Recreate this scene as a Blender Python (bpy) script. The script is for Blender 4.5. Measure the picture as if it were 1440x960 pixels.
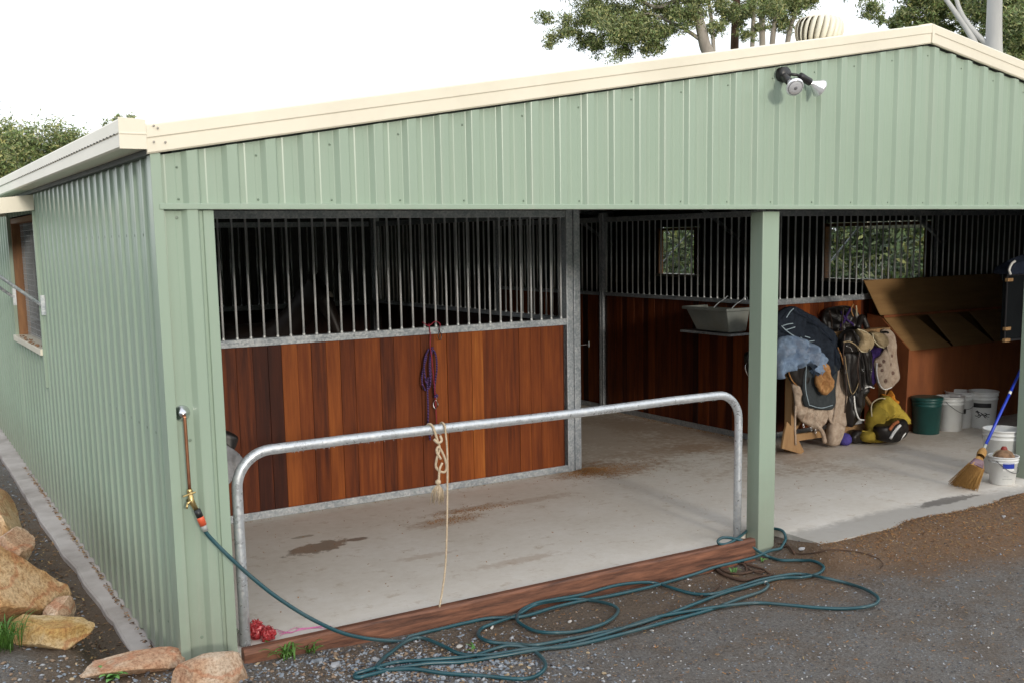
import bpy, bmesh, math, random
from mathutils import Vector, Matrix, noise as mnoise
C = bpy.context.scene.collection
SC = bpy.context.scene
for o in list(bpy.data.objects): bpy.data.objects.remove(o)

# ------------------------------------------------------------------ camera
CP = Vector((-1.2645, -5.3535, 2.1439))
YAW, PIT, ROL, FPX, PPY = -31.373, -7.9465, -0.99736, 1488.47, 544.775
_y, _p, _r = map(math.radians, (YAW, PIT, ROL))
FW = Vector((-math.sin(_y)*math.cos(_p), math.cos(_y)*math.cos(_p), math.sin(_p)))
_rt = FW.cross(Vector((0, 0, 1))).normalized(); _up = _rt.cross(FW)
RT = _rt*math.cos(_r) + _up*math.sin(_r); UP = -_rt*math.sin(_r) + _up*math.cos(_r)
cd = bpy.data.cameras.new('camera'); cam = bpy.data.objects.new('camera', cd); C.objects.link(cam)
m = Matrix((RT, UP, -FW)).transposed().to_4x4(); m.translation = CP; cam.matrix_world = m
cd.sensor_width = 36; cd.lens = FPX/1440*36; cd.shift_y = (PPY-480)/1440; cd.clip_end = 2000; cd.clip_start = .05
SC.camera = cam

# ------------------------------------------------------------------ light
SUN_EL, SUN_AZ = 10.9, -6.0     # low weak sun in front of the shed; AZ = degrees to the right of -Y
w = bpy.data.worlds.new('World'); SC.world = w; w.use_nodes = True
nt = w.node_tree; nt.nodes.clear()
out = nt.nodes.new('ShaderNodeOutputWorld'); bg = nt.nodes.new('ShaderNodeBackground')
sky = nt.nodes.new('ShaderNodeTexSky'); sky.sky_type = 'NISHITA'; sky.sun_disc = False
sky.sun_elevation = math.radians(SUN_EL+14); sky.sun_rotation = math.radians(180-SUN_AZ)
sky.dust_density = 3; sky.air_density = 1.2
mix = nt.nodes.new('ShaderNodeMix'); mix.data_type = 'RGBA'; mix.inputs[0].default_value = .8
tc = nt.nodes.new('ShaderNodeTexCoord'); nz = nt.nodes.new('ShaderNodeTexNoise')
nz.inputs['Scale'].default_value = 1.6; nz.inputs['Detail'].default_value = 4
rp = nt.nodes.new('ShaderNodeValToRGB')
rp.color_ramp.elements[0].position = .3; rp.color_ramp.elements[0].color = (7.4, 7.9, 8.7, 1)
rp.color_ramp.elements[1].position = .75; rp.color_ramp.elements[1].color = (10.2, 10.2, 10.0, 1)
nt.links.new(tc.outputs['Generated'], nz.inputs['Vector']); nt.links.new(nz.outputs['Fac'], rp.inputs['Fac'])
nt.links.new(sky.outputs[0], mix.inputs[6]); nt.links.new(rp.outputs[0], mix.inputs[7])
nt.links.new(mix.outputs[2], bg.inputs[0]); bg.inputs[1].default_value = .1
nt.links.new(bg.outputs[0], out.inputs[0])
sl = bpy.data.lights.new('sun', 'SUN'); so = bpy.data.objects.new('sun', sl); C.objects.link(so)
sl.energy = .9; sl.angle = math.radians(7); sl.color = (1, .93, .82)
_e, _a = math.radians(SUN_EL), math.radians(SUN_AZ)
sd = Vector((math.sin(_a)*math.cos(_e), -math.cos(_a)*math.cos(_e), math.sin(_e)))   # towards the sun
so.rotation_euler = sd.to_track_quat('Z', 'Y').to_euler(); so.location = (5, -10, 12)
SC.view_settings.view_transform = 'Standard'; SC.view_settings.look = 'None'
SC.view_settings.exposure = .9; SC.view_settings.gamma = 1; SC.view_settings.use_curve_mapping = False

# ------------------------------------------------------------------ helpers
def ray(u, v): return FW + RT*(u-720)/FPX - UP*(v-PPY)/FPX
def on(u, v, **k):            # photo pixel -> point on the plane x=, y= or z= of the place
    (a, val), = k.items(); i = 'xyz'.index(a); d = ray(u, v)
    return CP + d*((val-CP[i])/d[i])
def far(u, v, d):
    r = ray(u, v); return CP + r*(d/math.hypot(r.x, r.y))
def sst(a, b, x):
    t = min(1, max(0, (x-a)/(b-a))); return t*t*(3-2*t)
def zb(y): return -.135+.0235*min(9, max(0, y-.7))
def ground_z(x, y):
    z = -.055 - .075*sst(0, 3.2, x) + .02*sst(5, 8, x)
    z += .10*sst(-.6, -4.5, y)*sst(4, -1, x)
    if x < .5:
        z += sst(.36, .0, x)*sst(-1.6, -.25, y)*.07
    if x < .1:
        k = sst(.08, -.02, x)
        near = max(sst(.62, .1, y), sst(-.28, -.48, x)*sst(1.5, 1.0, y))
        tgt = (zb(y)-.05)*(1-near) + near*(.02+.07*sst(-.2, -1, x))
        e = -.50-.50*sst(2.4, 1.3, y)
        tgt += .36*sst(e, e-.22, x)*(1-sst(.9, .1, y))
        z = z*(1-k)+tgt*k
        z += sst(-1.1, -2.5, x)*.25
    if x > 4.15:
        zr_ = .014*math.exp(-((y+.40)/.12)**2)*sst(4.5, 5.2, x) - sst(-.34, -.34-.45-.6*sst(4.6, 6, x), y)*.10 - max(0, y+.36)*.12 + mnoise.noise(Vector((x*2.3, y*2.3, 8)))*.012
        k = sst(4.14, 4.28, x)*(1-sst(14, 20, x)); z = z*(1-k)+zr_*k
    z += .5*sst(-2.5, -6, y)*sst(1.5, -1.5, x)*.6
    n = mnoise.noise(Vector((x*1.3, y*1.3, 0)))*.012 + mnoise.noise(Vector((x*5, y*5, 3)))*.006
    if x > 12 or y > 12.5 or x < -3: n += .0
    return z+n
def gpt(u, v, dz=0):
    z = -.1
    for _ in range(14):
        p = on(u, v, z=z); z = ground_z(p.x, p.y)+dz
    p = on(u, v, z=z)
    if abs(ground_z(p.x, p.y)+dz-z) > .004:      # steep spot: walk down the line of sight instead
        r = ray(u, v); t = 2.5
        while t < 25:
            p = CP+r*t
            if p.z < ground_z(p.x, p.y)+dz: break
            t += .01
    return p

def thing(name, label, cat, loc=(0, 0, 0), rz=0, group=None):
    o = bpy.data.objects.new(name, None); C.objects.link(o); o.empty_display_size = .1
    o.location = loc; o.rotation_euler = (0, 0, rz); o['label'] = label; o['category'] = cat
    if group: o['group'] = group
    return o
def tag(o, label, cat, group=None, kind=None):
    o['label'] = label; o['category'] = cat
    if group: o['group'] = group
    if kind: o['kind'] = kind
    return o
def link(name, verts, faces, mat, parent=None, smooth=False, attr=None, mats=None, fm=None, local=False):
    me = bpy.data.meshes.new(name)
    if parent is not None and not local and parent.type == 'EMPTY' and tuple(parent.location) != (0, 0, 0) or (parent is not None and not local and parent.get('_off')):
        L = Vector(parent.location) if parent.type == 'EMPTY' else Vector(parent['_off'])
        verts = [Vector(v)-L for v in verts]
    me.from_pydata([tuple(v) for v in verts], [], faces)
    if mats:
        for q in mats: me.materials.append(q)
        for i, p in enumerate(me.polygons): p.material_index = fm[i]
    elif mat: me.materials.append(mat)
    if attr:
        a = me.attributes.new('pv', 'FLOAT', 'FACE')
        for i, x in enumerate(attr): a.data[i].value = x
    if smooth: me.polygons.foreach_set('use_smooth', [True]*len(me.polygons))
    me.update()
    o = bpy.data.objects.new(name, me); C.objects.link(o)
    if parent is not None:
        o.parent = parent
        if parent.type == 'EMPTY' and not local: o['_off'] = tuple(parent.location)
        elif parent.get('_off'): o['_off'] = tuple(parent['_off'])
    return o
def addmod(o, bevel=0, solid=0, sub=0, seg=2):
    if solid:
        q = o.modifiers.new('s', 'SOLIDIFY'); q.thickness = solid; q.offset = 0
    if bevel:
        q = o.modifiers.new('b', 'BEVEL'); q.width = bevel; q.segments = seg; q.limit_method = 'ANGLE'; q.angle_limit = math.radians(40)
        q.harden_normals = False
    if sub:
        q = o.modifiers.new('u', 'SUBSURF'); q.levels = sub; q.render_levels = sub
    return o

class MB:
    def __init__(s): s.v = []; s.f = []; s.a = []
    def box(s, x0, x1, y0, y1, z0, z1, a=0):
        b = len(s.v)
        s.v += [Vector(p) for p in ((x0, y0, z0), (x1, y0, z0), (x1, y1, z0), (x0, y1, z0), (x0, y0, z1), (x1, y0, z1), (x1, y1, z1), (x0, y1, z1))]
        s.f += [tuple(b+i for i in q) for q in ((0, 3, 2, 1), (4, 5, 6, 7), (0, 1, 5, 4), (1, 2, 6, 5), (2, 3, 7, 6), (3, 0, 4, 7))]
        s.a += [a]*6; return s
    def bar(s, p, q, w, h, up=(0, 0, 1), a=0):      # box from p to q
        p, q = Vector(p), Vector(q); d = (q-p).normalized(); up = Vector(up)
        r = d.cross(up)
        if r.length < 1e-4: r = d.cross(Vector((0, 1, 0)))
        r.normalize(); u = r.cross(d); b = len(s.v)
        for e in (p, q):
            s.v += [e-r*w/2-u*h/2, e+r*w/2-u*h/2, e+r*w/2+u*h/2, e-r*w/2+u*h/2]
        s.f += [tuple(b+i for i in t) for t in ((0, 1, 2, 3), (7, 6, 5, 4), (0, 4, 5, 1), (1, 5, 6, 2), (2, 6, 7, 3), (3, 7, 4, 0))]
        s.a += [a]*6; return s
    def prism(s, pts, d, a=0):      # closed polygon pts extruded by vector d
        n = len(pts); b = len(s.v); d = Vector(d)
        s.v += [Vector(p) for p in pts] + [Vector(p)+d for p in pts]
        s.f += [tuple(b+i for i in range(n))[::-1], tuple(b+n+i for i in range(n))]
        s.f += [(b+i, b+(i+1) % n, b+n+(i+1) % n, b+n+i) for i in range(n)]
        s.a += [a]*(n+2); return s
    def tube(s, path, r, n=10, caps=True, closed=False):
        path = [Vector(p) for p in path]; N = len(path); b = len(s.v)
        rr = r if isinstance(r, (list, tuple)) else [r]*N
        t0 = (path[1]-path[0]).normalized(); ref = Vector((0, 0, 1)) if abs(t0.z) < .9 else Vector((1, 0, 0))
        nr = (ref-t0*ref.dot(t0)).normalized()
        for i, p in enumerate(path):
            if closed: t = (path[(i+1) % N]-path[i-1])
            else: t = path[min(i+1, N-1)]-path[max(i-1, 0)]
            if t.length < 1e-9: t = t0
            t.normalize(); nr = nr-t*nr.dot(t)
            if nr.length < 1e-6: nr = t.orthogonal()
            nr.normalize(); bi = t.cross(nr)
            for k in range(n):
                an = 2*math.pi*k/n; s.v.append(p+(nr*math.cos(an)+bi*math.sin(an))*rr[i])
        for i in range(N if closed else N-1):
            j = (i+1) % N
            for k in range(n):
                l = (k+1) % n; s.f.append((b+i*n+k, b+i*n+l, b+j*n+l, b+j*n+k)); s.a.append(0)
        if caps and not closed:
            s.f.append(tuple(b+k for k in range(n))[::-1]); s.f.append(tuple(b+(N-1)*n+k for k in range(n))); s.a += [0, 0]
        return s
    def lathe(s, prof, c, n=28, axis=(0, 0, 1), closed=False):     # prof: (radius, height)
        c = Vector(c); ax = Vector(axis).normalized(); x = ax.orthogonal().normalized(); y = ax.cross(x); b = len(s.v); N = len(prof)
        for r, h in prof:
            for k in range(n):
                an = 2*math.pi*k/n; s.v.append(c+ax*h+(x*math.cos(an)+y*math.sin(an))*max(r, 1e-4))
        for i in range(N-1):
            for k in range(n):
                l = (k+1) % n; s.f.append((b+i*n+k, b+i*n+l, b+(i+1)*n+l, b+(i+1)*n+k)); s.a.append(0)
        return s
    def build(s, name, mat, parent=None, smooth=False, bevel=0, sub=0, attr=False, local=False):
        o = link(name, s.v, s.f, mat, parent, smooth, s.a if attr else None, local=local)
        return addmod(o, bevel=bevel, sub=sub)

def smooth_path(pts, n=6, closed=False):
    pts = [Vector(p) for p in pts]; N = len(pts); o = []
    for i in range(N if closed else N-1):
        p0 = pts[(i-1) % N] if closed or i > 0 else pts[0]*2-pts[1]
        p1 = pts[i]; p2 = pts[(i+1) % N]; p3 = pts[(i+2) % N] if closed or i+2 < N else pts[-1]*2-pts[-2]
        for k in range(n):
            t = k/n
            o.append(.5*((2*p1)+(p2-p0)*t+(2*p0-5*p1+4*p2-p3)*t*t+(3*p1-p0-3*p2+p3)*t**3))
    if not closed: o.append(pts[-1])
    return o

# ------------------------------------------------------------------ materials
def newmat(name):
    q = bpy.data.materials.new(name); q.use_nodes = True; t = q.node_tree
    return q, t, t.nodes['Principled BSDF']
def N(t, typ, **k):
    n = t.nodes.new(typ)
    for a, b in k.items(): setattr(n, a, b)
    return n
def ramp(t, stops):
    r = N(t, 'ShaderNodeValToRGB'); e = r.color_ramp.elements
    while len(e) < len(stops): e.new(.5)
    for i, (p, c) in enumerate(stops):
        e[i].position = p; e[i].color = tuple(c)+(1,)
    return r
def coords(t, scale=(1, 1, 1), kind='Object'):
    tc = N(t, 'ShaderNodeTexCoord'); mp = N(t, 'ShaderNodeMapping'); mp.inputs['Scale'].default_value = scale
    t.links.new(tc.outputs[kind], mp.inputs[0]); return mp
def noise(t, vec, scale, det=4, rough=.55):
    n = N(t, 'ShaderNodeTexNoise'); n.inputs['Scale'].default_value = scale; n.inputs['Detail'].default_value = det
    n.inputs['Roughness'].default_value = rough; t.links.new(vec.outputs[0], n.inputs['Vector']); return n
def mixc(t, f, a, b, mode='MIX'):
    x = N(t, 'ShaderNodeMix', data_type='RGBA', blend_type=mode)
    for i, s in ((0, f), (6, a), (7, b)):
        if hasattr(s, 'is_output') or hasattr(s, 'links'): t.links.new(s, x.inputs[i])
        elif i == 0: x.inputs[0].default_value = s
        else: x.inputs[i].default_value = tuple(s)+(1,)
    return x.outputs[2]
def math_(t, op, a, b=0, c=None):
    x = N(t, 'ShaderNodeMath', operation=op)
    for i, s in enumerate((a, b) if c is None else (a, b, c)):
        if hasattr(s, 'links'): t.links.new(s, x.inputs[i])
        else: x.inputs[i].default_value = s
    return x.outputs[0]
def bump(t, bs, h, st=.3, dist=.01):
    b = N(t, 'ShaderNodeBump'); b.inputs['Strength'].default_value = st; b.inputs['Distance'].default_value = dist
    t.links.new(h, b.inputs['Height']); t.links.new(b.outputs[0], bs.inputs['Normal'])
def sc(*c):        # sRGB 0-255 -> linear
    return tuple(((x/255)/12.92 if x/255 <= .04045 else ((x/255+.055)/1.055)**2.4) for x in c)
def simple(name, a, b=None, rough=.6, metal=0, scale=6, bst=0, bsc=40, stretch=(1, 1, 1), dirt=None, spec=None, bd=.004):
    q, t, bs = newmat(name); mp = coords(t, stretch)
    b = b or tuple(x*.8 for x in a)
    n = noise(t, mp, scale); r = ramp(t, [(.3, b), (.7, a)]); t.links.new(n.outputs['Fac'], r.inputs[0])
    col = r.outputs[0]
    if dirt:
        n2 = noise(t, mp, scale*.35, 6, .7); r2 = ramp(t, [(.48, (0, 0, 0)), (.72, (1, 1, 1))]); t.links.new(n2.outputs['Fac'], r2.inputs[0])
        f = math_(t, 'MULTIPLY', r2.outputs[0], .5); col = mixc(t, f, col, dirt)
    t.links.new(col, bs.inputs['Base Color']); bs.inputs['Roughness'].default_value = rough; bs.inputs['Metallic'].default_value = metal
    if spec is not None: bs.inputs['Specular IOR Level'].default_value = spec
    if bst:
        n3 = noise(t, mp, bsc, 5); bump(t, bs, n3.outputs['Fac'], bst, bd)
    return q

M = {}
def green_mat(name, base, dusty):
    q, t, bs = newmat(name); mp = coords(t)
    n = noise(t, mp, 1.1, 5, .6); r = ramp(t, [(.3, tuple(x*.93 for x in base)), (.7, base)]); t.links.new(n.outputs['Fac'], r.inputs[0])
    st = coords(t, (9, 9, .35)); n2 = noise(t, st, 2.2, 4, .6)
    r2 = ramp(t, [(.5, (0, 0, 0)), (.8, (1, 1, 1))]); t.links.new(n2.outputs['Fac'], r2.inputs[0])
    c = mixc(t, math_(t, 'MULTIPLY', r2.outputs[0], .35), r.outputs[0], dusty)
    # splash dirt low on the sheets
    sx = N(t, 'ShaderNodeSeparateXYZ'); t.links.new(mp.outputs[0], sx.inputs[0])
    n3 = noise(t, mp, 7, 5, .7)
    low = math_(t, 'SUBTRACT', math_(t, 'ADD', .34, math_(t, 'MULTIPLY', n3.outputs['Fac'], .5)), sx.outputs[2])
    low = math_(t, 'MINIMUM', math_(t, 'MAXIMUM', low, 0), .5)
    c = mixc(t, math_(t, 'MULTIPLY', low, .8), c, (.22, .21, .17))
    t.links.new(c, bs.inputs['Base Color'])
    bs.inputs['Roughness'].default_value = .30
    nb = noise(t, mp, 2, 2); bump(t, bs, nb.outputs['Fac'], .05, .01)
    return q
M['green'] = green_mat('green_steel', (.318, .408, .322), (.40, .43, .36))
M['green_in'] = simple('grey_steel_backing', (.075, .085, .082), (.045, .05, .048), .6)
M['cream'] = simple('cream_steel', (.80, .745, .615), (.74, .69, .56), .35, scale=2, dirt=(.6, .55, .45))
M['cream_dark'] = simple('shadow_slot', (.03, .03, .03))
def galv(name, k=1, rough=.4, cn=1):
    q, t, bs = newmat(name); mp = coords(t)
    vo = N(t, 'ShaderNodeTexVoronoi'); vo.inputs['Scale'].default_value = 70; t.links.new(mp.outputs[0], vo.inputs[0])
    sx = N(t, 'ShaderNodeSeparateColor'); t.links.new(vo.outputs['Color'], sx.inputs[0])
    n = noise(t, mp, 9, 5, .65)
    f = math_(t, 'ADD', math_(t, 'MULTIPLY', sx.outputs[0], .35), math_(t, 'MULTIPLY', n.outputs['Fac'], .65))
    r = ramp(t, [(.3, tuple(k*(.5-(.5-q)*cn) for q in (.33, .37, .41))), (.55, (.48*k, .51*k, .54*k)), (.75, tuple(k*(.5+(q-.5)*cn) for q in (.62, .64, .65)))]); t.links.new(f, r.inputs[0])
    t.links.new(r.outputs[0], bs.inputs['Base Color']); bs.inputs['Metallic'].default_value = .55
    rr = ramp(t, [(.3, (rough-.1,)*3), (.7, (rough+.15,)*3)]); t.links.new(f, rr.inputs[0]); t.links.new(rr.outputs[0], bs.inputs['Roughness'])
    bump(t, bs, n.outputs['Fac'], .15, .004)
    return q
M['galv'] = galv('galvanised_steel'); M['galv_pipe'] = galv('galvanised_pipe', 1.2, .36, .45); M['galv_bar'] = simple('galvanised_bar', (.82, .84, .84), (.66, .68, .69), .33, .35, scale=14)
def plank_mat():
    q, t, bs = newmat('red_hardwood_planks'); at = N(t, 'ShaderNodeAttribute', attribute_name='pv')
    mp = coords(t, (26, 26, 1.6)); cb = N(t, 'ShaderNodeVectorMath', operation='ADD'); t.links.new(mp.outputs[0], cb.inputs[0])
    sv = N(t, 'ShaderNodeVectorMath', operation='SCALE'); sv.inputs['Scale'].default_value = 37; t.links.new(at.outputs['Vector'], sv.inputs[0]); t.links.new(sv.outputs[0], cb.inputs[1])
    n = noise(t, cb, 1.0, 7, .65)
    r = ramp(t, [(.0, (.022, .005, .003)), (.25, (.060, .013, .005)), (.5, (.175, .040, .008)), (.75, (.31, .085, .015)), (1, (.52, .19, .038))])
    f = math_(t, 'ADD', at.outputs['Fac'], math_(t, 'MULTIPLY', math_(t, 'SUBTRACT', n.outputs['Fac'], .5), .75)); t.links.new(f, r.inputs[0])
    t.links.new(r.outputs[0], bs.inputs['Base Color']); bs.inputs['Roughness'].default_value = .5; bs.inputs['Specular IOR Level'].default_value = .25
    bump(t, bs, n.outputs['Fac'], .35, .003)
    return q
M['plank'] = plank_mat()
def wood(name, a, b, sc_=(3, 30, 30), rough=.65):
    q, t, bs = newmat(name); mp = coords(t, sc_); n = noise(t, mp, 1, 7, .68)
    r = ramp(t, [(.28, b), (.52, tuple((x+y)/2 for x, y in zip(a, b))), (.74, a)]); t.links.new(n.outputs['Fac'], r.inputs[0])
    t.links.new(r.outputs[0], bs.inputs['Base Color']); bs.inputs['Roughness'].default_value = rough
    bump(t, bs, n.outputs['Fac'], .5, .006); return q
M['sleeper'] = wood('wet_red_sleeper', (.30, .125, .07), (.022, .008, .006), (3.2, 38, 38))
M['ply'] = wood('brown_plywood', (.36, .21, .085), (.24, .13, .05), (2, 14, 14))
M['ply_red'] = wood('red_brown_board', (.34, .11, .035), (.18, .055, .02), (6, 6, 1.5))
M['timber'] = wood('pine_timber', (.42, .26, .12), (.26, .14, .06), (14, 14, 3))
M['frame_timber'] = wood('window_timber', (.35, .17, .07), (.16, .07, .03), (20, 20, 3))
# ------------------------------------------------------------------ ground
def ground_mat():
    q, t, bs = newmat('driveway_gravel'); mp = coords(t)
    g1 = noise(t, mp, 60, 6, .75); g2 = noise(t, mp, 210, 3, .6); g0 = noise(t, mp, 1.3, 5, .6)
    f = math_(t, 'ADD', math_(t, 'MULTIPLY', g1.outputs['Fac'], .6), math_(t, 'MULTIPLY', g2.outputs['Fac'], .4))
    r = ramp(t, [(.33, (.048, .042, .036)), (.46, (.128, .115, .103)), (.57, (.215, .202, .190)), (.70, (.38, .37, .36))]); t.links.new(f, r.inputs[0])
    # brown dirt near the slab and under the hose
    br = ramp(t, [(.33, (.042, .027, .016)), (.5, (.115, .078, .050)), (.64, (.21, .15, .095)), (.74, (.38, .31, .23))]); t.links.new(f, br.inputs[0])
    sx = N(t, 'ShaderNodeSeparateXYZ'); t.links.new(mp.outputs[0], sx.inputs[0])
    X, Y = sx.outputs[0], sx.outputs[1]
    def ell(cx, cy, rx, ry, soft=.5):
        a = math_(t, 'DIVIDE', math_(t, 'SUBTRACT', X, cx), rx); b = math_(t, 'DIVIDE', math_(t, 'SUBTRACT', Y, cy), ry)
        d = math_(t, 'SQRT', math_(t, 'ADD', math_(t, 'MULTIPLY', a, a), math_(t, 'MULTIPLY', b, b)))
        d = math_(t, 'ADD', d, math_(t, 'MULTIPLY', math_(t, 'SUBTRACT', g0.outputs['Fac'], .5), 1.6))
        d = math_(t, 'ADD', d, math_(t, 'MULTIPLY', math_(t, 'SUBTRACT', g1.outputs['Fac'], .5), .8))
        k = N(t, 'ShaderNodeMapRange', interpolation_type='SMOOTHSTEP'); k.inputs['From Min'].default_value = 1+soft; k.inputs['From Max'].default_value = 1-soft
        t.links.new(d, k.inputs['Value']); return k.outputs[0]
    e1 = ell(5.9, -.45, 2.2, .65); e2 = ell(2.3, -.35, 2.2, .30, .35); e3 = ell(-.3, 2, .55, 3.2, .3)
    e = math_(t, 'MAXIMUM', math_(t, 'MAXIMUM', e1, math_(t, 'MULTIPLY', e2, .8)), e3)
    pt = ramp(t, [(.45, (0, 0, 0)), (.62, (1, 1, 1))]); g3 = noise(t, mp, 3.2, 7, .72); t.links.new(g3.outputs['Fac'], pt.inputs[0])
    base_ = mixc(t, math_(t, 'MULTIPLY', pt.outputs[0], .55), r.outputs[0], br.outputs[0])
    c = mixc(t, e, base_, br.outputs[0])
    rust = mixc(t, .5, br.outputs[0], (.26, .13, .055)); c = mixc(t, math_(t, 'MULTIPLY', e1, .75), c, rust)
    # grass far away from the yard
    far_ = N(t, 'ShaderNodeVectorMath', operation='LENGTH'); t.links.new(mp.outputs[0], far_.inputs[0])
    k = N(t, 'ShaderNodeMapRange'); k.inputs['From Min'].default_value = 13; k.inputs['From Max'].default_value = 20; t.links.new(far_.outputs['Value'], k.inputs['Value'])
    c = mixc(t, k.outputs[0], c, (.06, .085, .025))
    t.links.new(c, bs.inputs['Base Color'])
    wr = ramp(t, [(.35, (.55,)*3), (.6, (.9,)*3)]); t.links.new(g0.outputs['Fac'], wr.inputs[0]); t.links.new(wr.outputs[0], bs.inputs['Roughness'])
    f2 = math_(t, 'ADD', f, math_(t, 'MULTIPLY', noise(t, mp, 14, 6, .7).outputs['Fac'], 1.2)); bump(t, bs, f2, 1.0, .02); return q
M['ground'] = ground_mat()
def axis(lo, a, b, hi, step):
    o = []; x = a
    while x <= b: o.append(x); x += step
    s = step; x = a
    while x > lo: s *= 1.25; x -= s; o.insert(0, max(x, lo))
    s = step; x = o[-1]
    while x < hi: s *= 1.25; x += s; o.append(min(x, hi))
    return o
gx = axis(-400, -1.2, 8.5, 500, .05)
gy = [y for y in axis(-300, -3.2, -.02, -.02+1e-6, .05)]
gy += [-.0, .02, .06, .10, .14, .2, .3]+[.3+.08*i for i in range(1, 80)]
s = .1; y = gy[-1]
while y < 600: s *= 1.25; y += s; gy.append(y)
gv = []; gf = []
for y in gy:
    for x in gx:
        z = ground_z(x, y)
        inside = .03 < x < 11.35 and (.17 if 3.97 < x < 4.31 else .10) < y < 11.6
        if inside: z = -.22
        elif 0.0 < x <= 3.97 and -.001 < y <= .10: z = min(z, -.12)
        gv.append((x, y, z))
nx = len(gx)
gf = [(j*nx+i, j*nx+i+1, (j+1)*nx+i+1, (j+1)*nx+i) for j in range(len(gy)-1) for i in range(nx-1)]
g = link('ground', gv, gf, M['ground'], smooth=True); g['kind'] = 'structure'

# ------------------------------------------------------------------ concrete slab
def conc_mat():
    q, t, bs = newmat('worn_concrete'); mp = coords(t)
    n0 = noise(t, mp, 1.2, 6, .65); n1 = noise(t, mp, 14, 6, .7); n2 = noise(t, mp, 120, 3, .6)
    f = math_(t, 'ADD', math_(t, 'MULTIPLY', n0.outputs['Fac'], .6), math_(t, 'MULTIPLY', n1.outputs['Fac'], .4))
    r = ramp(t, [(.25, (.60, .54, .46)), (.5, (.72, .675, .605)), (.72, (.82, .79, .745))]); t.links.new(f, r.inputs[0])
    c = mixc(t, math_(t, 'MULTIPLY', n2.outputs['Fac'], .22), r.outputs[0], (.34, .31, .27))
    # small scattered brown scuffs stretched along the drag direction
    mp2 = coords(t, (2.6, 3.6, 1)); n3 = noise(t, mp2, 2.4, 8, .75); r3 = ramp(t, [(.56, (0, 0, 0)), (.66, (1, 1, 1))]); t.links.new(n3.outputs['Fac'], r3.inputs[0])
    c = mixc(t, math_(t, 'MULTIPLY', r3.outputs[0], .45), c, (.38, .28, .18))
    sx = N(t, 'ShaderNodeSeparateXYZ'); t.links.new(mp.outputs[0], sx.inputs[0]); X, Y = sx.outputs[0], sx.outputs[1]
    def ell(cx, cy, rx, ry, soft, amp, rot=0):
        dx = math_(t, 'SUBTRACT', X, cx); dy = math_(t, 'SUBTRACT', Y, cy); co, si = math.cos(rot), math.sin(rot)
        a = math_(t, 'DIVIDE', math_(t, 'ADD', math_(t, 'MULTIPLY', dx, co), math_(t, 'MULTIPLY', dy, si)), rx)
        b = math_(t, 'DIVIDE', math_(t, 'SUBTRACT', math_(t, 'MULTIPLY', dy, co), math_(t, 'MULTIPLY', dx, si)), ry)
        d = math_(t, 'SQRT', math_(t, 'ADD', math_(t, 'MULTIPLY', a, a), math_(t, 'MULTIPLY', b, b)))
        d = math_(t, 'ADD', d, math_(t, 'MULTIPLY', math_(t, 'SUBTRACT', n1.outputs['Fac'], .5), amp))
        d = math_(t, 'ADD', d, math_(t, 'MULTIPLY', math_(t, 'SUBTRACT', n0.outputs['Fac'], .5), amp))
        k = N(t, 'ShaderNodeMapRange', interpolation_type='SMOOTHSTEP'); k.inputs['From Min'].default_value = 1+soft; k.inputs['From Max'].default_value = 1-soft
        t.links.new(d, k.inputs['Value']); return k.outputs[0]
    wet = ell(1.36, 1.63, .23, .12, .10, 1.7, .25); wet2 = ell(1.66, 1.66, .09, .04, .15, 1.5); wet3 = ell(1.35, 1.95, .10, .03, .2, 1.6)
    for k_, col, am in ((wet, (.13, .105, .062), .75), (wet2, (.10, .075, .045), .75), (wet3, (.2, .16, .1), .6)):
        c = mixc(t, math_(t, 'MULTIPLY', k_, am), c, col)
    for cx, cy, rx, ry, am in ((2.45, 1.72, .30, .10, .5), (2.75, 1.95, .34, .07, .5), (3.35, 1.9, .3, .06, .3), (2.4, .55, .3, .06, .3), (1.9, 1.0, .2, .05, .3), (4.5, 2.5, .6, .25, .5), (5.4, 2.8, .6, .2, .3), (6.3, 3.2, .5, 1.6, .35), (5.4, 4.8, 1.3, 2.2, .42), (7.5, 1.9, 2.2, .5, .2)):  # brown dirt; broad aisle ellipses also deepen the floor's falloff of light
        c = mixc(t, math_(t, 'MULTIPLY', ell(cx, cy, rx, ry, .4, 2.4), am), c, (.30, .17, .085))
    ap = ell(5.2, -.22, 1.9, .22, .30, .9); c = mixc(t, math_(t, 'MULTIPLY', ap, .7), c, (.30, .285, .265))
    ap2 = ell(6.05, -.06, .34, .07, .15, 1.6); c = mixc(t, math_(t, 'MULTIPLY', ap2, .75), c, (.10, .09, .08))
    t.links.new(c, bs.inputs['Base Color'])
    rr = math_(t, 'SUBTRACT', .72, math_(t, 'MULTIPLY', math_(t, 'MAXIMUM', wet, wet2), .4)); t.links.new(rr, bs.inputs['Roughness'])
    bump(t, bs, f, .25, .006); return q
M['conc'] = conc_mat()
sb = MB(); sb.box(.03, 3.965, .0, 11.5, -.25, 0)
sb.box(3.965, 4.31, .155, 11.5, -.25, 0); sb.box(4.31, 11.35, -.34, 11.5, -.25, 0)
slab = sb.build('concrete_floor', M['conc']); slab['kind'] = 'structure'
M['foot'] = simple('footing_concrete', (.56, .52, .50), (.40, .36, .34), .8, scale=4, bst=.5, bsc=30, dirt=(.12, .09, .06))
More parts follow.
